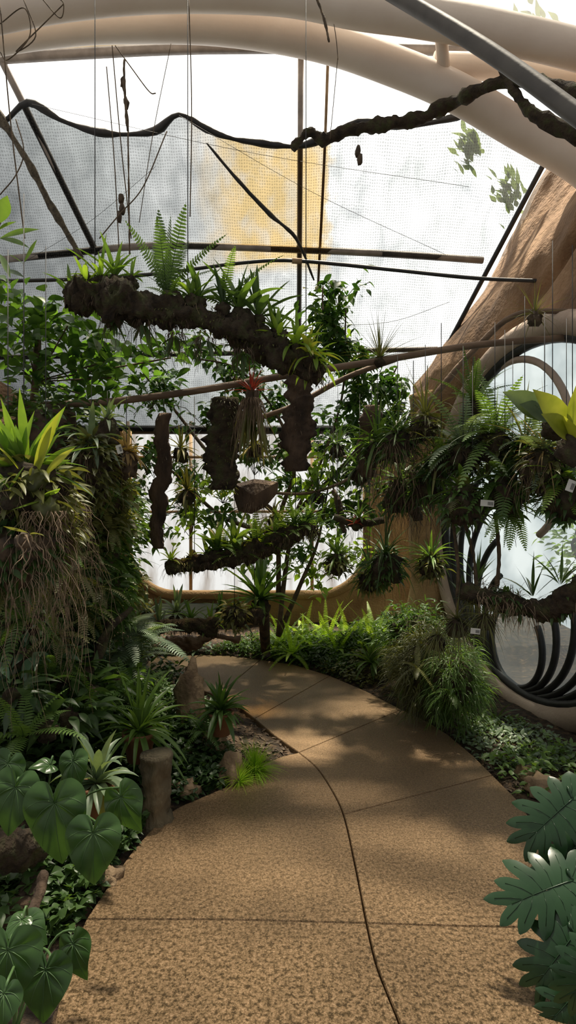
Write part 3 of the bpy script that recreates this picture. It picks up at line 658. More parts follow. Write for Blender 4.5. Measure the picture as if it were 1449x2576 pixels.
# --- hanging slabs
def tuft2(o,P,rad,n,mat,L,seed):
    global R; R=random.Random(seed); m=MB()
    for _ in range(n):
        p=R.choice(P); 
        if noise.noise(p*6)<-.05: continue
        a=R.uniform(0,6.28); d=V((math.cos(a),math.sin(a),R.uniform(-.4,.2)))
        blade(m,p-o+V((d.x*rad*.9,d.y*rad*.5,R.uniform(-.04,.04))),d,L*R.uniform(.3,1.2),.008,[.6,1,.7,.1],1.2,.1)
    return m.mesh('moss',mat)
def slab(px0,py0,px1,py1,Y,wd,mat='bark',flat=.45,label='dark cork bark slab hanging from pole',nz=.6,sd=0,name='bark_slab',moss=160,mm='rootd',wire=.15):
    m,o,P=mlog([W(px0,py0,Y),W((px0*2+px1)/3+4,(py0*2+py1)/3,Y),W((px0+px1*2)/3-3,(py0+py1*2)/3,Y),W(px1,py1,Y)],lambda t:wd/F*Y/2*(.75+.5*math.sin(.3+t*2.6)),nz,mat,18,12,flat,sd)
    wr=MB(); tube(wr,[V((0,0,-.03)),V((0,0,wire))],.003,4)
    rad=wd/F*Y/2
    thing(name,label,'bark',[('bark',m.mesh('slab',mat)),('moss_tufts',tuft2(o,P,rad,moss,mm,.045,int(sd)+5)),('hanging_wire',wr.mesh('w','black'))],loc=o)
slab(566,1000,560,1232,4.5,66,'moss',.6,'moss-covered bark slab hanging from pole',sd=1,mm='olive',moss=700)
slab(752,940,748,1185,4.35,60,'bark',.5,'dark rough bark plank hanging below log',sd=2)
slab(412,1040,396,1380,4.6,32,'bark',.6,'narrow dark bark strip hanging vertically',sd=3,moss=300)
slab(838,1232,868,1340,4.9,22,'bark',.5,'short thin bark piece on wire',sd=4,moss=20,wire=.6)
slab(935,1020,925,1200,4.7,44,'bark',.6,'dark bark slab among leaves',sd=5)
slab(1040,1180,1050,1310,4.4,36,'moss',.6,'small mossy bark piece behind orchids',sd=6,wire=.8)
m=MB(); bz=[W(592,1218,4.6),W(640,1205,4.6),W(700,1212,4.6),W(698,1240,4.6),W(668,1275,4.6),W(632,1293,4.6),W(600,1286,4.6),W(588,1250,4.6)]
cc=sum(bz,V((0,0,0)))/8; k=len(bz)
for dy,sc in ((-.05,.75),(-.02,1),(.03,1),(.06,.8)):
    for p in bz: m.v.append((p-cc)*sc+V((0,dy+.03*noise.noise(p*9),0)))
m.v.append(V((0,-.075,0))); m.v.append(V((0,.08,0)))
for i in range(3):
    for j in range(k): m.f.append((i*k+j,i*k+(j+1)%k,(i+1)*k+(j+1)%k,(i+1)*k+j))
for j in range(k): m.f+=[(j,4*k,(j+1)%k),(3*k+j,3*k+(j+1)%k,4*k+1)]
thing('bark_chunk','triangular brown cork bark chunk hanging on wires','bark',[('bark',m.mesh('chunk','bark',False)),('hanging_wire',m_wire(.75)),('roots',m_roots(31,50,.25,.08,'root',.0016))],loc=cc)
# lower log
m,o,P=mlog([W(420,1430,4.9),W(500,1415,4.9),W(600,1395,4.9),W(690,1362,4.9),W(740,1340,4.9),W(800,1332,4.9)],lambda t:.040+.042*math.sin(.2+t*2.7),.7,sd=9)
thing('mossy_log','smaller brown mossy log hung on wires with ferns','log',[('bark',m.mesh('log','moss')),('moss_tufts',tufts(o,P,.065,900,'olive',.045,.008,8)),('clinging_roots',tufts(o,P,.06,400,'root',.08,.004,9,droop=1.6))]+wire_parts(o,(P[14],P[-16]),2.55),loc=o)
E2='plants mounted on the lower log'
for i,(x,y,n,L,w_,mt) in enumerate([(545,1385,12,.28,.05,'mid'),(590,1375,14,.32,.055,'mid'),(640,1365,12,.24,.035,'mid'),(690,1345,12,.24,.03,'mid'),(740,1325,14,.26,.03,'mid'),(520,1395,9,.17,.03,'mid'),(770,1320,12,.22,.03,'dark'),(430,1410,12,.14,.025,'bright'),(610,1390,16,.18,.02,'olive'),(570,1400,16,.15,.03,'mid'),(660,1375,16,.16,.03,'bright'),(480,1410,12,.12,.02,'olive'),(720,1360,14,.14,.025,'mid')]):
    orchid(x,y,4.88,n,L,w_,mt,seed=50+i,group=E2,label='leafy green orchid on lower mossy log',droop=.9)
for i,(x,y) in enumerate([(560,1380),(720,1335),(760,1325),(650,1365),(600,1400),(790,1330)]):
    P_('fern','small fern on the lower log','fern',W(x,y,4.9),[('f',m_fern(60+i,9,.34,.08,'mid',78,0,1.1,16))],group=E2)
def basket(px,py,Y,s=1,seed=1,mat='mid',n=22,L=.22,w_=.022,wire=.9,r=.08,label='hanging dark pot with spiky green plant',cat='plant',name='hanging_plant',prof=STRAP,e1=0,roots=25,rl=.2,fern=None,pm='moss',droop=1.0,rmat='rootd',shag='olive'):
    r=r*.85
    parts=[('leaves',m_rosette(seed,n,L,w_,mat,85,e1,droop,prof)),('root_ball',m_ball(seed,r,pm)),('roots',m_roots(seed,roots,rl,r*.9,rmat,.0016)),('hanging_wire',m_wire(wire))]
    if r>.08: parts.append(('small_leaves',m_cloud(seed+900,(r*1.1,r*1.1,r*1.1),int(1500*r),.09,.026,shag,OVATE,1.0,.8,-r*.8,.6)))
    if fern: parts.append(('fern_fronds',m_fern(seed+500,*fern)))
    return P_(name,label,cat,W(px,py,Y),parts,s)
basket(848,1400,4.8,seed=70,r=.095,w_=.022,wire=1.0,n=30,L=.26)
basket(1084,1405,4.5,seed=71,r=.095,w_=.02,wire=.9,n=34,L=.28)
basket(640,1530,5.2,seed=73,r=.09,n=10,L=.12)
basket(590,1528,5.1,seed=74,r=.11,n=6,L=.1,mat='dark',label='dark round fibre ball hanging on wire',wire=1.2)
basket(905,1305,4.7,seed=75,r=.05,n=22,L=.2,mat='mid',label='small hanging bromeliad with red centre')
for i,(x,y,Y,s) in enumerate([(470,1235,5.3,.9),(530,1160,5.4,.8),(690,1300,5.4,.7),(905,1180,5.0,.9),(455,1130,5.0,.8),(800,1240,5.6,.7),(640,1120,5.4,.8),(850,1120,5.2,.8)]):
    basket(x,y,Y,s,seed=240+i,r=.09,n=26,L=.26,w_=.03,mat='dark' if i%2 else 'olive',wire=.7,roots=50,rl=.35,e1=-40,label='small dark epiphyte hanging among branches')
P_('air_plant','tiny red and yellow bromeliad on hanging twig','plant',W(895,1318,4.65),[('leaves',m_rosette(76,16,.09,.016,'red',80,10,.6)),('root_ball',m_ball(76,.03))])
simple('hanging_twig','mossy horizontal twig carrying bromeliads','branch',[W(840,1300,4.7),W(900,1318,4.7),W(965,1308,4.7)],lambda t:.025,'moss',8,8,.6)
basket(970,1400,4.6,seed=77,r=.14,n=70,L=.42,w_=.020,mat='dark',label='dense dark strap-leaved orchid clump hanging',e1=-40,droop=1.4,prof=NARROW,roots=60,rl=.3,shag='dark')
basket(930,1440,4.8,seed=78,r=.10,n=30,L=.30,w_=.018,mat='mid',e1=-40)
# right cluster
basket(1000,1090,4.2,seed=80,r=.12,n=48,L=.48,w_=.018,mat='mid',label='large arching grassy orchid with hanging roots',e1=-10,prof=NARROW,roots=140,rl=.55,rmat='root',wire=.55,shag='dark')
basket(950,1110,4.4,seed=81,r=.10,n=34,L=.38,w_=.022,mat='mid',e1=-20,roots=80,rl=.5,wire=.5,shag='dark')
basket(1070,1050,4.1,seed=82,r=.10,n=40,L=.44,w_=.016,mat='olive',e1=0,prof=NARROW,roots=90,rl=.5,wire=.5,label='dry-tipped grassy orchid clump hanging',shag='olive')
basket(1010,1215,4.5,seed=83,r=.15,n=34,L=.32,w_=.04,mat='dark',e1=-60,roots=140,rl=.45,label='dark leafy epiphyte mass with roots',wire=.8,shag='dark')
basket(1075,1205,4.2,seed=84,r=.11,n=28,L=.30,w_=.030,mat='mid',e1=-40,roots=120,rl=.45,wire=.8,shag='dark')
basket(1165,1120,3.8,seed=85,r=.12,n=40,L=.40,w_=.010,mat='grey',e1=0,prof=NARROW,roots=100,rl=.35,wire=.6,fern=(15,.5,.12,'grey',78,-20,1.0,20),label='silvery fern and air plant clump hanging',shag='dark')
basket(1245,1095,3.7,seed=86,r=.12,n=24,L=.42,w_=.014,mat='grey',e1=10,prof=NARROW,fern=(16,.50,.13,'mid',80,-20,1.0,20),roots=80,label='bushy hanging fern basket with thin fronds',wire=.7,shag='olive')
basket(1165,1235,3.7,seed=87,r=.14,n=20,L=.22,w_=.034,mat='mid',e1=-20,fern=(10,.28,.08,'olive',60,-30,1.1,18),roots=90,rl=.25,label='mossy ball basket with small ferns',wire=.9,shag='dark')
basket(1270,1205,3.6,seed=88,r=.13,n=20,L=.26,w_=.04,mat='mid',e1=-30,fern=(12,.36,.11,'mid',60,-40,1.3,20),label='dark hanging basket with drooping ferns',wire=.9,shag='dark')
basket(1370,1140,3.4,seed=89,r=.14,n=32,L=.38,w_=.012,mat='dry',e1=-10,prof=NARROW,fern=(14,.42,.1,'grey',70,-30,1.1,20),roots=160,rl=.32,rmat='root',label='dry brownish fern basket with tangled stems',wire=.8,shag='olive')
basket(1425,1210,3.3,seed=90,r=.14,n=14,L=.25,w_=.035,mat='mid',e1=-20,fern=(12,.32,.1,'bright',60,-30,1.2,18),wire=.9,label='hanging basket with bright fern fronds',shag='dark')
basket(1110,1150,4.0,seed=94,r=.10,n=28,L=.30,w_=.02,mat='olive',e1=-40,fern=(10,.3,.08,'mid',60,-30,1.2,18),wire=.9,label='olive hanging epiphyte between fern baskets',shag='dark')
basket(1320,1120,3.6,seed=95,r=.10,n=24,L=.34,w_=.014,mat='olive',e1=-10,fern=(12,.34,.09,'grey',70,-30,1.2,20),wire=.9,label='olive and grey hanging fern clump',shag='dark')
basket(1190,1010,4.0,seed=91,r=.07,n=34,L=.34,w_=.010,mat='olive',prof=NARROW,fern=(10,.38,.08,'mid',85,30,.8,22),wire=.3,label='thin fern cluster hanging by rock wall')
basket(1290,1275,3.6,seed=93,r=.05,n=12,L=.16,w_=.03,mat='mid',fern=(6,.36,.11,'mid',-10,-75,.6,20),wire=1.0,label='fern with drooping fronds before round window')
def broad(seed,specs,mat,Y):
    """specs: (px,py attach, tip px,py, w)"""
    m=MB(); base=W(*specs[0][:2],Y)
    for (a,b,c,d,wd) in specs:
        p=W(a,b,Y); q=W(c,d,Y-.10); dv=q-p
        side=dv.cross(V((0,-1,.25)))
        blade(m,p-base,dv+V((0,0,dv.length*.18)),dv.length*1.05,wd/F*Y,[.12,.45,.72,.9,1,.98,.86,.6,.3,.02],.3,.16,R.uniform(-.4,.4),side)
    return m.mesh('leaves',mat),base
me,b=broad(1,[(1440,1100,1345,985,62),(1445,1090,1449,975,60),(1440,1110,1365,1045,55),(1440,1120,1420,1050,50)],'yellow',3.1)
thing('broad_leaf_orchid','broad glossy yellow-green leaves in a hanging basket','plant',[('leaves',me),('root_ball',m_ball(5,.08)),('hanging_wire',m_wire(1.0))],loc=b)
me,b=broad(2,[(1390,1060,1270,990,60),(1380,1060,1310,1020,50)],'grey',3.3)
thing('broad_leaf_orchid','pale grey-green broad leaves beside yellow ones','plant',[('leaves',me),('root_ball',m_ball(6,.06)),('hanging_wire',m_wire(1.0))],loc=b)
for (x,y,Y,wd,ht,an) in [(1226,1266,3.38,34,16,.08),(1436,1222,3.05,20,30,.35),(1196,1588,3.15,24,14,.1),(300,1130,3.3,14,22,-.3)]:
    m=MB(); a=wd/F*Y/2; c=ht/F*Y/2
    for dy in (0,.003):
        m.v+=[V((-a,dy,-c)),V((a,dy,-c)),V((a,dy,c)),V((-a,dy,c))]
    m.f=[(0,1,2,3),(7,6,5,4),(0,4,5,1),(1,5,6,2),(2,6,7,3),(3,7,4,0)]
    k=MB()
    for i in range(7):
        xx=a*(.05+.12*i); b=len(k.v); k.v+=[V((xx,-.001,-c*.6)),V((xx+a*.06,-.001,-c*.6)),V((xx+a*.06,-.001,c*.5)),V((xx,-.001,c*.5))]; k.f.append((b,b+1,b+2,b+3))
    thing('plant_label','small white plastic plant tag with dark barcode lines','label',[('tag',m.mesh('tag','white',False)),('printed_bars',k.mesh('bars','black',False))],loc=W(x,y,Y),rot=(0,an,0),group='plant tags')
# right lower log + strings
m,o,P=mlog([W(1160,1488,3.7),W(1220,1500,3.65),W(1300,1520,3.6),W(1380,1535,3.5),W(1460,1490,3.35),W(1560,1440,3.2)],lambda t:.050+.03*t,.5,sd=12)
thing('mossy_log','brown root-wrapped log hanging before round window','log',[('bark',m.mesh('log','moss')),('clinging_roots',tufts(o,P,.065,900,'root',.14,.004,18)),('green_moss',tufts(o,P,.07,400,'dark',.06,.02,19))]+wire_parts(o,(P[8],P[-18]),2.5),loc=o)
for i,(x,y,Y,s) in enumerate([(1150,1560,3.6,1),(1220,1550,3.5,.8),(1100,1600,3.8,.9),(1190,1500,3.7,.5)]):
    P_('mistletoe_cactus','tangled thin green stems spilling from log','plant',W(x,y,Y),[('stems',m_rosette(100+i%3,110,.32,.007,'olive',60,-60,1.4,NARROW)),('root_ball',m_ball(101,.06))],s,group='tangled stems on hanging log')
for i,(x,y,Y) in enumerate([(1200,1390,3.8),(1340,1430,3.6),(1410,1400,3.4),(1170,1440,3.8)]):
    P_('orchid','dark thin-leaved plant standing on hanging log','plant',W(x,y+70,Y),[('leaves',m_rosette(110+i,8,.26,.020,'dark',88,30,.6,OVATE)),('roots',m_roots(110+i,10,.1,.03,'rootd'))],group='plants on hanging log by window')
for i,(a,b,c,d) in enumerate([(1165,1300,1200,1490),(1140,1310,1150,1560),(1245,1290,1250,1480)]):
    simple('woody_vine','woody twisted vine hanging beside window','vine',[W(a,b,3.8),W((a+c)/2+8,(b+d)/2,3.8),W(c,d,3.75)],.012,'twig',6,8,.6)
def mass(name,label,px,py,Y,rad,n,L,w_,mat,seed=1,prof=OVATE,droop=.5,core='moss',kind=None,group=None,shell=.75,rag=.45):
    loc=W(px,py,Y); m=MB(); lump(m,(0,0,0),tuple(r*.68 for r in rad),.35,4,3,seed)
    P_(name,label,'plant',loc,[('foliage',m_cloud(seed,rad,n,L,w_,mat,prof,droop,shell,0,rag)),('core',m.mesh('core',core))],group=group,kind=kind,rz=0)
mass('cascading_shrub','olive thin-stemmed cascading plant mound beside the path',1075,1680,4.6,(.27,.27,.32),3200,.14,.009,'olive',1,NARROW,1.5,rag=.5)
mass('cascading_shrub','darker cascading plant mound beside window',1145,1715,4.2,(.19,.20,.26),1900,.13,.009,'mid',2,NARROW,1.5,rag=.6)
mass('cascading_shrub','grey-green fine-leaved mound by the pillar',1040,1600,5.2,(.28,.26,.26),1800,.09,.018,'mid',3,NARROW,1.1,rag=.6)
for i,(x,y,s) in enumerate([(1250,1810,.5),(1190,1840,.6),(1120,1815,.7),(1010,1755,.6)]):
    P_('fern','narrow sword fern at the mound foot','fern',GH(x,y),[('f',m_fern(120+i%3,10,.45,.07,'mid',75,5,1.2,24))],s,group='sword ferns by the mound')
for i,(x,y,Y) in enumerate([(1050,1680,4.2),(1130,1740,4.0),(1010,1700,4.6)]):
    P_('fern','small fern frond cluster growing through the mound','fern',W(x,y,Y),[('f',m_fern(250+i%3,8,.28,.07,'mid' if i%2 else 'olive',60,-30,1.2,20))],.8,group='ferns in the mound')
def cover(px,py,rx,ry,h,n,L,w_,mat,seed,label,prof=OVATE,name='ground_cover'):
    loc=GH(px,py); m=MB(); global R; R=random.Random(seed)
    for _ in range(n):
        a=R.uniform(0,6.28); q=R.uniform(0,1)**.5; x=math.cos(a)*q*rx; y=math.sin(a)*q*ry
        if sdist(loc.x+x,loc.y+y)<.02 or loc.x+x<-2.4 or loc.x+x>1.9: continue
        z=hg(loc.x+x,loc.y+y)-loc.z+R.uniform(0,1)*h*(1-q*q*.6)*(.75+.7*noise.noise(V((x*5,y*5,seed))))
        blade(m,V((x,y,z)),direc(R.uniform(0,6.28),R.uniform(-.2,1.0)),L*R.uniform(.6,1.2),w_*R.uniform(.7,1.2),prof,.6,.15,R.uniform(-.5,.5))
    thing(name,label,'plant',[('c',m.mesh(name,mat))],loc=loc,kind='stuff')
cover(690,1640,.75,.45,.22,3600,.05,.028,'mid',1,'low small-leaved green ground cover beside path')
cover(820,1655,.6,.4,.22,3000,.05,.028,'dark',2,'dark small-leaved ground cover under ferns')
cover(900,1690,.4,.4,.16,1500,.05,.026,'olive',3,'olive low leafy ground cover at path edge')
cover(430,1900,.4,.45,.18,1500,.06,.03,'dark',4,'dark ivy-like ground cover around pots')
cover(180,1800,.9,.6,.34,4200,.07,.034,'mid',5,'dense green leafy ground cover in bed')
cover(60,1900,.7,.6,.34,2600,.09,.045,'dark',6,'dark broad-leaved undergrowth')
cover(350,1780,.6,.45,.26,3200,.06,.028,'grey',7,'grey-green small-leaved bed plants')
cover(1300,1880,.45,.4,.14,900,.05,.024,'grey',8,'pale speckled small-leaved plants by wall')
cover(1240,1830,.3,.25,.08,300,.045,.02,'mid',9,'small creeping leaves on leaf litter')
cover(500,1965,.25,.2,.14,900,.05,.03,'dark',10,'dark trailing leaves by path edge')
cover(350,2100,.22,.25,.16,900,.05,.03,'dark',18,'dark leaves around stump foot')
cover(270,2190,.2,.3,.16,1000,.05,.03,'dark',11,'dark creeping leaves beside stump')
cover(160,2250,.2,.3,.18,900,.05,.03,'dark',12,'dark creeping leaves at path edge')
cover(60,2260,.3,.3,.26,1200,.06,.035,'dark',19,'dark leaves covering logs in the bed corner')
cover(250,1680,1.2,.6,.45,4000,.10,.045,'dark',13,'dark leafy understory shrubs')
cover(60,1720,.9,.6,.5,2200,.14,.045,'blue',14,'dark lance-leaved understory')
cover(1440,1960,.5,.4,.2,700,.06,.03,'mid',15,'green small-leaved plants behind split leaves')
cover(1000,1620,.6,.5,.3,2000,.08,.03,'mid',16,'green leafy plants by tan wall')
cover(420,1660,.7,.4,.3,1300,.10,.04,'grey',17,'grey-green leafy plants behind path end')
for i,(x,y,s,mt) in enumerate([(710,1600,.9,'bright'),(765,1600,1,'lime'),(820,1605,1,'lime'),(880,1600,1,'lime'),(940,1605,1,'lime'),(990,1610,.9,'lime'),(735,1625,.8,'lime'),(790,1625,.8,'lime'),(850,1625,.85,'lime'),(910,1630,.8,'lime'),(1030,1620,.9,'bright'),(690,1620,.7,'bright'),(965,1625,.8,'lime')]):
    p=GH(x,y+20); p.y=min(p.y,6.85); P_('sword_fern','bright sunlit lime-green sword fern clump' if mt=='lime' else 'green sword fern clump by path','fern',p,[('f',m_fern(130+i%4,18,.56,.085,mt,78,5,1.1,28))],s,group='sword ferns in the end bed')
P_('bromeliad','green spiky rosette plant at path edge','plant',GH(935,1705)+V((0,0,.14)),[('leaves',m_rosette(140,38,.32,.036,'mid',85,0,1.0)),('root_ball',m_ball(140,(.08,.08,.14)))])
P_('bromeliad','large upright green bromeliad on wooden post','plant',W(655,1510,5.6),[('leaves',m_rosette(141,40,.54,.050,'mid',85,10,.8)),('root_ball',m_ball(141,.09))])
simple('wooden_post','dark stump post carrying a bromeliad','post',[GH(668,1640)+V((0,0,-.05)),W(662,1520,5.6)],.055,'bark',12,6,.2)
P_('bromeliad','pale striped rosette plant by low wall','plant',W(445,1545,6.0),[('leaves',m_rosette(142,30,.32,.034,'grey',80,5,.9)),('root_ball',m_ball(142,.08))])
for i,(x,y,Y,mt,L) in enumerate([(370,1540,5.6,'grey',.25),(480,1560,5.6,'mid',.2),(400,1570,5.4,'grey',.25),(530,1570,5.4,'mid',.2),(340,1580,5.2,'mid',.3),(555,1530,6.2,'mid',.2),(600,1560,6.2,'grey',.25)]):
    P_('bromeliad','small rosette plant near ground logs','plant',W(x,y,Y),[('leaves',m_rosette(145+i,20,L,.03,mt,80,0,.8)),('root_ball',m_ball(145,.05))],group='rosettes by the ground logs')
m,o,P=mlog([W(300,1568,5.3),W(380,1578,5.3),W(450,1572,5.3),W(548,1580,5.3)],lambda t:.06+.015*math.sin(t*8),.5,sd=20)
thing('mossy_log','dark horizontal log resting above the bed','log',[('bark',m.mesh('log','moss')),('moss_tufts',tufts(o,P,.06,500,'rootd',.05,.006,28))],loc=o)
m,o,P=mlog([W(420,1612,6.2),W(480,1618,6.1),W(540,1600,6.1),W(600,1612,6.2)],lambda t:.05+.03*math.sin(t*6),.5,'wood',sd=21)
thing('driftwood','twisted pale driftwood lying by the path end','wood',[('bark',m.mesh('driftwood','wood'))],loc=o)
# central tree
T=W(705,1590,6.5); m=MB()
br=[[(700,1600),(720,1420),(745,1290),(800,1180),(860,1000),(870,780)],[(700,1500),(705,1300),(740,1180),(700,1050),(600,930),(480,900)],[(745,1290),(900,1130),(960,1000),(1000,920)],[(700,1600),(760,1460),(800,1360),(830,1200)],[(705,1300),(560,1180),(430,1020),(360,940)],[(710,1350),(560,1300),(450,1200),(360,1130)]]
def treeY(py,j=0): return min(6.45,8.3/(1+.7*(CY-py)/F)-.75)+j
for i,b in enumerate(br):
    tube(m,[p-T for p in catmull([W(x,y,treeY(y)+.08*math.sin(k*2+i)) for k,(x,y) in enumerate(b)],6)],lambda t:.030*(1-.75*t),7)
parts=[('trunk',m.mesh('trunk','twig'))]
m=MB(); R=random.Random(77); tw=MB(); lit=MB()
blobs=[(850,750,75,35,110),(830,800,70,45,130),(880,870,80,55,170),(810,880,45,50,90),(960,960,55,70,130),(900,980,70,60,140),(870,1060,80,60,110),(560,930,120,50,130),(430,960,90,60,100),(380,1000,70,50,70),(640,960,80,60,100),(520,1050,100,50,90),(700,1010,70,60,90),(820,1130,70,60,90),(750,1220,60,50,70),(640,1160,70,60,90),(860,1190,80,60,100),(450,1180,70,60,90),(470,1260,60,60,80),(940,1090,60,60,110),(350,870,60,50,50),(500,870,80,40,70),(370,1160,50,60,80),(700,1130,60,50,70),(820,1290,60,50,60),(660,1430,60,60,40),(760,1390,50,60,50),(900,920,60,40,80),(340,1240,40,70,70),(560,1300,60,60,60),(900,1270,50,60,70),(600,880,60,40,50),(980,1040,50,50,60),(380,1330,50,60,50),(600,1080,80,50,50)]
blobs+=[(800,1180,110,90,-110),(860,1260,70,70,-70),(720,1330,80,70,-70),(780,1420,60,60,-60),(900,1110,70,60,-60),(640,1400,60,60,-40),(840,870,90,110,-60),(560,1230,90,60,-60),(480,1300,60,90,-60),(950,1200,40,70,-40),(880,1380,50,60,-50)]  # negative counts: brighter leaf colour paints foliage lit up from behind
for (x,y,rx,ry,n) in blobs:
    tgt=m if n>0 else lit; n=abs(n)
    Y=treeY(y,R.uniform(-.25,.2)); c=W(x,y,Y); k=Y/F
    ends=[c+V((R.uniform(-1.1,1.1)*rx*k,R.uniform(-.3,.3),R.uniform(-1,1)*ry*k)) for _ in range(7)]
    for e in ends: tube(tw,[c-V((0,0,ry*k*.6))-T,(c+e)/2-T+V((0,0,.02)),e-T],.004,3)
    for _ in range(int(n*1.3)):
        # leaves gather along the twigs
        e=R.choice(ends); p=c.lerp(e,R.uniform(.1,1.15))+V((R.gauss(0,.055),R.gauss(0,.055),R.gauss(0,.055)))
        blade(tgt,p-T,direc(R.uniform(0,6.28),R.uniform(-.9,.3)),R.uniform(.075,.15),R.uniform(.04,.065),OVATE,.6,.12,R.uniform(-.8,.8))
parts+= [('foliage',m.mesh('foliage','tree')),('lit_foliage',lit.mesh('lit_leaves','bright')),('twigs',tw.mesh('twigs','twig'))]
thing('leafy_tree','slender multi-branched tree with glossy backlit leaves before windows','tree',parts,loc=T)
T=W(60,1250,4.6); m=MB(); tw=MB(); R=random.Random(78)
for (x,y,rx,ry,n) in [(40,740,60,40,40),(110,780,80,50,55),(170,820,80,45,65),(60,830,70,60,60),(240,870,60,40,40),(230,920,60,40,50),(110,900,40,40,30),(300,900,50,40,35),(20,900,50,60,40),(110,990,30,60,40),(280,950,50,30,30),(430,900,60,45,35),(200,990,60,40,50)]:
    Y=4.6+R.uniform(-.25,.25); c=W(x,y,Y); k=Y/F
    tube(tw,[c-T,W(90,960,4.6)-T,V((0,0,0))],.007,4)
    for _ in range(int(n*1.0)):
        p=c+V((R.uniform(-1,1)*rx*k,R.uniform(-.3,.3),R.uniform(-1,1)*ry*k)); blade(m,p-T,direc(R.uniform(0,6.28),R.uniform(-.8,.4)),R.uniform(.09,.17),R.uniform(.055,.09),OVATE,.5,.15,R.uniform(-.8,.8))
tube(tw,[p-T for p in catmull([GH(90,1690),W(80,1400,4.6),T,W(90,960,4.6),W(95,800,4.6)],6)],.03,7)
thing('climbing_shrub','dark big-leaved climbing shrub against shade cloth','shrub',[('foliage',m.mesh('foliage','tree')),('stems',tw.mesh('stems','twig'))],loc=T)
me,b=broad(3,[(0,560,18,495,32),(0,600,95,580,14),(0,600,70,625,14),(-5,580,40,560,12),(0,640,25,700,16)],'mid',3.0)
thing('climbing_shrub','light green leaf sprig reaching in by the glazing','shrub',[('leaves',me),('stem',(lambda mm:(tube(mm,catmull([V((0,0,0)),V((-.12,0,-.3)),V((-.2,0,-.8))],5),.006,5),mm.mesh('stem','twig'))[1])(MB()))],loc=b)
me,b=broad(4,[(60,660,92,605,10),(60,665,20,640,10),(10,680,60,700,12)],'dark',3.4)
thing('climbing_shrub','narrow dark leaves near irrigation pipe','shrub',[('leaves',me)],loc=b)
# left cluster
me,b=broad(5,[(60,1180,5,1010,26),(70,1180,50,985,24),(80,1180,120,1080,22),(70,1190,160,1030,32),(60,1190,-20,1060,40),(90,1190,190,1125,26),(40,1190,30,1080,24),(80,1190,20,1130,24),(50,1180,85,1040,24),(90,1185,150,1090,22),(60,1200,-10,1160,34),(40,1180,-30,1010,28),(100,1190,175,1160,20)],'bright',2.6)
thing('strap_orchid','large bright green strap-leaved orchid in hanging basket','orchid',[('leaves',me),('root_ball',m_ball(150,(.18,.15,.12),'moss')),('roots',m_roots(150,160,.30,.18,'root',.0016,curl=.7)),('more_leaves',m_rosette(157,30,.34,.026,'mid',80,-10,.8)),('small_leaves',m_cloud(150,(.2,.17,.14),260,.12,.024,'olive',STRAP,.8,.8,-.1,.5)),('hanging_wire',m_wire(1.2))],loc=b)
me,b=broad(6,[(85,1185,150,1040,26),(95,1190,130,1070,20),(60,1200,-10,1120,26),(110,1200,185,1130,20)],'yellow',2.5)
thing('strap_orchid','yellow-green orchid leaves catching the light','orchid',[('leaves',me),('pseudobulbs',m_ball(151,.06,'olive'))],loc=b)
me,b=broad(7,[(115,1255,30,1285,30),(110,1250,150,1230,24),(30,1240,-30,1180,50),(20,1230,60,1175,30)],'bright',2.45)
thing('strap_orchid','orchid with horizontal pale green leaves and bulbs','orchid',[('leaves',me),('pseudobulbs',m_ball(152,.05,'olive')),('roots',m_roots(152,60,.26,.1,'root',.0018,curl=.7))],loc=b)
for i,(x,y,r) in enumerate([(100,1230,.04),(145,1290,.035),(130,1190,.03),(170,1200,.03)]):
    m=MB(); lump(m,(0,0,0),(r*.6,r*.6,r),.1,3,2,i); thing('orchid_bulb','yellow-green ribbed orchid pseudobulb','plant',[('b',m.mesh('bulb','olive'))],loc=W(x,y,2.6),group='orchid pseudobulbs')
P_('root_basket','tangled pale root mass of hanging orchid','plant',W(115,1240,2.9),[('root_ball',m_ball(153,(.17,.15,.20),'rootd')),('roots',m_roots(153,320,.42,.18,'root',.0014,curl=.8)),('small_leaves',m_cloud(153,(.18,.16,.2),450,.10,.026,'olive',OVATE,1.0,.85,-.16)),('hanging_wire',m_wire(1.2))])
P_('root_basket','large dark hanging root mass with trailing roots','plant',W(20,1320,2.6),[('root_ball',m_ball(154,(.2,.18,.15),'rootd')),('roots',m_roots(154,100,.85,.22,'root',.0013,curl=.3)),('small_leaves',m_cloud(154,(.21,.19,.16),450,.10,.026,'dark',OVATE,1.0,.85,-.13)),('hanging_wire',m_wire(1.2))])
P_('hairy_vine','pinkish hairy stem with pale tendrils on root mass','plant',W(60,1345,2.3),[('stems',m_roots(156,8,.3,.05,'root',.003,z0=0,curl=.9)),('root_ball',m_ball(156,.03,'rootd'))])
me,b=broad(8,[(70,1340,10,1325,18),(75,1345,110,1350,16)],'olive',2.3)
thing('strap_orchid','small yellowish curled leaves over roots','orchid',[('leaves',me)],loc=b)
P_('staghorn','tan and green staghorn plant on hanging mount','plant',W(230,1120,3.5),[('leaves',m_rosette(160,30,.26,.036,'grey',85,-60,1.5)),('root_ball',m_ball(160,(.10,.09,.18),'moss')),('roots',m_roots(160,80,.35,.12,'root',.0014)),('small_leaves',m_cloud(160,(.12,.11,.2),400,.10,.03,'olive',OVATE,1.0,.8,-.14)),('hanging_wire',m_wire(.4))])
P_('staghorn','dry golden brown curling fern clump','plant',W(318,1140,3.7),[('leaves',m_rosette(161,70,.16,.022,'dry',80,-70,1.6)),('root_ball',m_ball(161,(.07,.07,.09),'rootd')),('hanging_wire',m_wire(.35))])
P_('staghorn','small grey-green leaves on mossy mount','plant',W(270,1060,3.9),[('leaves',m_rosette(162,16,.22,.03,'grey',85,-10,.9)),('root_ball',m_ball(162,(.07,.07,.10),'moss')),('hanging_wire',m_wire(.2))])
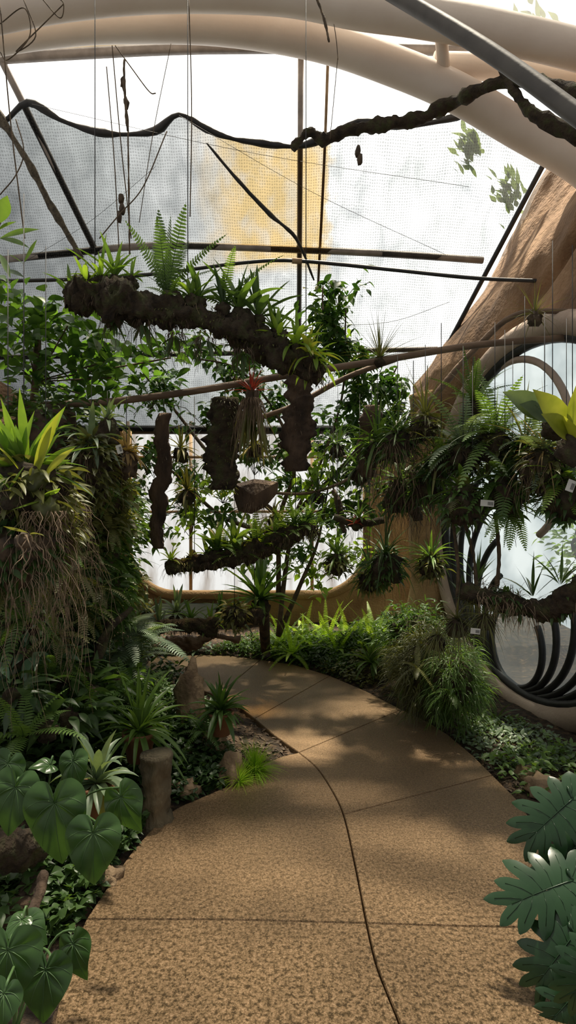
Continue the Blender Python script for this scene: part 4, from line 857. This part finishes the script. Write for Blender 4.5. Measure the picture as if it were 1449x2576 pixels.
for i,(x,y,Y,rx,rz,n,L,mt) in enumerate([(255,1240,4.2,.19,.34,1300,.09,'olive'),(245,1440,4.3,.26,.42,2000,.10,'mid'),(110,1500,3.9,.38,.38,2200,.10,'dark'),(200,1340,4.1,.22,.3,1200,.09,'olive'),(275,1490,5.0,.24,.32,1000,.09,'olive'),(110,1110,4.2,.36,.34,1200,.1,'dark'),(300,1290,5.2,.20,.33,800,.09,'mid'),(20,1560,3.6,.36,.3,1400,.12,'dark'),(130,1640,4.2,.34,.25,1200,.11,'blue')]):
    mass('epiphyte_column','dense column of dark leafy epiphytes and moss' if mt in('dark','blue') else 'olive-brown epiphyte mass with small hanging leaves',x,y,Y,(rx,.25,rz),n,L,.035,mt,20+i,OVATE,1.0,'rootd',rag=.7)
for i,(x,y,Y,s) in enumerate([(240,1230,3.9,.8),(280,1330,4.0,.7),(230,1400,3.9,.8),(100,1480,3.0,.8),(290,1250,4.0,.6),(180,1440,3.4,.9),(60,1560,2.9,.9),(200,1530,3.6,.9),(300,1420,4.3,.8),(140,1600,3.3,.8),(90,1420,2.8,.7),(250,1480,3.7,.7),(150,1380,2.9,.7),(30,1460,2.6,.7)]):
    P_('fern','small drooping fern on epiphyte column','fern',W(x,y,Y),[('f',m_fern(170+i%3,12,.36,.08,'olive' if i%2 else 'mid',60,-40,1.2,18))],s,group='ferns on epiphyte columns')
for i,(x,y,Y) in enumerate([(150,1330,3.0),(60,1440,2.5),(190,1400,3.3),(100,1400,2.6)]):
    P_('hanging_roots','loose pale aerial roots trailing from mounted orchids','roots',W(x,y,Y),[('r',m_roots(260+i,45,.60,.14,'root',.0013,z0=0,curl=.4))],kind='stuff')
for i,(x,y,s) in enumerate([(360,1600,1.0),(335,1650,1.0),(315,1580,.9)]):
    P_('fern','arching grey-green fern over the path end','fern',W(x,y,4.4),[('f',m_fern(175+i,11,.46,.17,'grey',50,-5,.9,24))],s,group='arching ferns over the path end')
P_('fern','small ferns at bed edge','fern',GH(420,1740),[('f',m_fern(178,9,.3,.08,'mid',60,0,.9,18))])
for i,(x,y,Y,mt) in enumerate([(60,1640,3.2,'blue'),(150,1690,3.4,'dark'),(30,1740,2.9,'dark'),(230,1730,3.5,'mid'),(170,1790,3.1,'dark'),(300,1710,3.9,'mid')]):
    P_('lance_leaf_plant','broad lance-leaved plant in the shaded bed','plant',W(x,y,Y),[('foliage',m_cloud(270+i,(.20,.18,.12),60,.16,.045,mt,OVATE,.8,.3)),('root_ball',m_ball(190,.05))],group='lance-leaved bed plants')
for i,(x,y,Y) in enumerate([(250,1790,3.3),(120,1700,3.2),(330,1760,3.7),(60,1850,2.7)]):
    P_('fern','soft green fern among bed plants','fern',W(x,y,Y),[('f',m_fern(280+i,10,.32,.09,'mid',70,5,1.0,20))],group='ferns in the shaded bed')
simple('leaning_branch','dark leaning branch in the planting bed','branch',[W(95,1770,3.3),W(180,1730,3.5),W(240,1660,3.7),W(280,1560,3.9)],lambda t:.045-.02*t,'moss',8,8,.4)
simple('leaning_branch','thin dark forked branch','branch',[W(240,1660,3.7),W(260,1600,3.7),W(330,1530,3.9)],lambda t:.02,'moss',8,8,.4)
def pot_plant(px,py,Y,seed,n,L,w_,mat,label,pr=.09,ph=.16,e1=-5,droop=1.1,s=1,name='potted_bromeliad'):
    return P_(name,label,'potted plant',W(px,py,Y),[('leaves',m_rosette(seed,n,L,w_,mat,85,e1,droop)),('pot',m_pot(pr,ph))],s)
pot_plant(350,1840,3.35,180,60,.36,.030,'mid','dense green orchid with arching leaves in terracotta pot')
pot_plant(555,1790,3.7,181,56,.24,.030,'mid','dark green rosette plant in terracotta pot',.08,.14)
pot_plant(245,1970,2.7,182,34,.25,.040,'grey','broad-leaved orchid in terracotta pot among heart leaves',.08,.14,droop=1.4)
P_('bromeliad','yellowing outer leaves of potted orchid','plant',W(240,1990,2.65),[('leaves',m_rosette(183,5,.2,.045,'yellow',-10,-50,.5))])
P_('fern','small fern beside potted rosette','fern',W(510,1840,3.6),[('f',m_fern(184,10,.22,.06,'mid',70,0,1,16))])
P_('grass_tuft','bright green fine grass tuft at path edge','grass',GH(640,1945),[('g',m_rosette(185,420,.22,.006,'lime',88,10,1.2,NARROW))],rz=0)
P_('grass_tuft','small bright grass tuft','grass',GH(600,1970),[('g',m_rosette(186,220,.17,.006,'lime',88,10,1.1,NARROW))],rz=0)
m=MB(); q=GH(390,2070); tube(m,catmull([V((0,0,-.1)),V((0,0,.08)),V((0.01,0,.22)),V((0.0,0,.36))],8),lambda t:.080+.012*math.cos(t*5),28,.30,9)
thing('tree_stump','upright cut grey-brown log stump beside pots','stump',[('bark',m.mesh('stump','stump'))],loc=q)
def rock(px,py,r,seed,label='rough sandstone rock at bed edge',mat='rock',dz=0):
    m=MB(); lump(m,(0,0,0),r,.5,4,3,seed); p=GH(px,py); thing('rock',label,'rock',[('r',m.mesh('rock',mat))],loc=p+V((0,0,r[2]*.5+dz)),group='bed edge rocks')
rock(482,1835,(.10,.08,.30),1,'upright rough tan sandstone rock')
rock(580,1965,(.07,.07,.12),2); rock(470,2000,(.07,.06,.06),3); rock(540,1890,(.07,.07,.10),4)
rock(270,2215,(.06,.07,.04),5); rock(1370,2000,(.10,.09,.07),6,'pale brown rock by wall foot'); rock(1330,1960,(.07,.07,.05),7)
simple('cut_log','weathered split log in bed corner','log',[G(-60,2330,.08),G(60,2270,.12),G(120,2160,.06)],lambda t:.05,'bark',16,12,.5)
simple('cut_log','dark mossy log end behind heart leaves','log',[W(-40,2130,2.15),W(40,2140,2.25),W(90,2125,2.4)],lambda t:.06,'moss',16,12,.5)
simple('cut_log','broken tan wood splinter','log',[W(60,2330,2.0),W(95,2260,2.1),W(110,2200,2.2)],lambda t:.016,'bark',10,10,.6)
def stemleaf(name,label,base,specs,mat,split=False,group=None,vein='vein'):
    global R; R=random.Random(len(specs)); m=MB(); s=MB(); vb=MB()
    for (ax,ay,tx,ty,Y,ny) in specs:
        p=W(ax,ay,Y); q=W(tx,ty,Y-.05); dv=q-p
        if split: splitleaf(m,vb,p-base,dv,V((R.uniform(-.3,.3),-.8,ny)),dv.length)
        else: polar(m,vb,p-base,dv,V((R.uniform(-.35,.35),-.8,ny)),dv.length)
        mid=(p+base)/2+V((0,.06,.10)); tube(s,[x-base for x in catmull([base,mid,p+V((0,.03,.02)),p],5)],.004 if not split else .006,5)
    thing(name,label,'plant',[('leaves',m.mesh('leaves',mat)),('leaf_veins',vb.mesh('veins',vein)),('petioles',s.mesh('petioles',vein))],loc=base,group=group)
stemleaf('heart_leaf_vine','large green heart-shaped leaves with veins on twining stems',W(90,2180,2.35),[(138,2020,142,2185,2.05,.5),(235,2095,232,2235,2.0,.5),(40,1980,8,2110,2.1,.7),(305,2005,345,2100,2.15,.3),(125,1925,75,1925,2.3,1.2),(185,1915,180,2000,2.25,.4),(20,1920,-20,2010,2.2,.5)],'heart')
stemleaf('heart_leaf_vine','heart-shaped leaves with yellow-green backlit edges',W(30,2620,1.75),[(20,2390,2,2570,1.6,.6),(55,2315,10,2360,1.75,1.2),(185,2375,205,2475,1.8,.4),(115,2440,95,2590,1.65,.5),(70,2325,110,2370,1.9,.8),(10,2500,-30,2620,1.5,.5)],'heart')
me,b=broad(9,[(120,1820,70,1890,30),(110,1800,165,1760,26),(100,1790,40,1730,26),(60,1830,10,1900,30),(150,1790,120,1850,24)],'dark',2.9)
thing('lance_leaf_plant','dark blue-green lance-leaved plant in bed','plant',[('leaves',me),('root_ball',m_ball(190,.05))],loc=b)
stemleaf('split_leaf_plant','large dark green split monstera-like leaves beside path',W(1580,2440,2.2),[(1440,2010,1335,2100,2.25,.9),(1490,2040,1449,2160,2.35,.6),(1440,2215,1300,2260,2.05,.8),(1465,2120,1370,2190,2.25,1.0),(1500,2230,1420,2320,2.05,.8),(1445,2350,1355,2470,1.95,.7),(1500,2400,1445,2520,1.85,.6),(1510,2140,1460,2270,2.2,.7),(1460,2480,1395,2570,1.9,.7)],'monstera',True,vein='monstera')
mass('garden_shrub','sunlit yellow-green garden shrub outside round window',1560,1370,5.6,(.6,.5,.6),900,.10,.05,'bright',60,OVATE,.5)
# ================================================================ LIGHT
wd=bpy.data.worlds.new('sky'); bpy.context.scene.world=wd; wd.use_nodes=True; nt=wd.node_tree; nt.nodes.clear(); L=nt.links.new
o=N(nt,'ShaderNodeOutputWorld'); bg=N(nt,'ShaderNodeBackground'); tc=N(nt,'ShaderNodeTexCoord')
def dot(v):
    n=N(nt,'ShaderNodeVectorMath',operation='DOT_PRODUCT'); n.inputs[1].default_value=V(v).normalized(); L(tc.outputs['Generated'],n.inputs[0]); return n.outputs['Value']
def mapr(s,a,b,c,d):
    n=N(nt,'ShaderNodeMapRange'); n.interpolation_type='SMOOTHSTEP'
    for i,x in enumerate((a,b,c,d)): n.inputs[i+1].default_value=x
    L(s,n.inputs[0]); return n.outputs[0]
def add(a,b):
    n=N(nt,'ShaderNodeMath',operation='ADD'); L(a,n.inputs[0]); L(b,n.inputs[1]); return n.outputs[0]
s=add(add(mapr(dot((.1,1,.55)),.35,.9,0,1.35),mapr(dot((.22,1,.50)),.93,1,0,.55)),mapr(dot((0,1,.45)),-.5,.6,.36,.95))
L(s,bg.inputs[1]); bg.inputs[0].default_value=(1,.98,.95,1); L(bg.outputs[0],o.inputs[0])
sun=bpy.data.lights.new('sun','SUN'); sun.energy=15; sun.angle=.06; sun.color=(1,.88,.70); so=bpy.data.objects.new('sun',sun); COL.objects.link(so)
so.rotation_euler=V((.10,.26,1)).to_track_quat('Z','Y').to_euler()
cam=bpy.data.cameras.new('camera'); co=bpy.data.objects.new('camera',cam); COL.objects.link(co); bpy.context.scene.camera=co
co.location=(0,0,H); co.rotation_euler=(math.pi/2,0,0); cam.sensor_fit='VERTICAL'; cam.sensor_height=36; cam.lens=36*F/2576; cam.clip_start=.05
sc=bpy.context.scene
sc.view_settings.view_transform='Standard'; sc.view_settings.look='None'; sc.view_settings.exposure=0
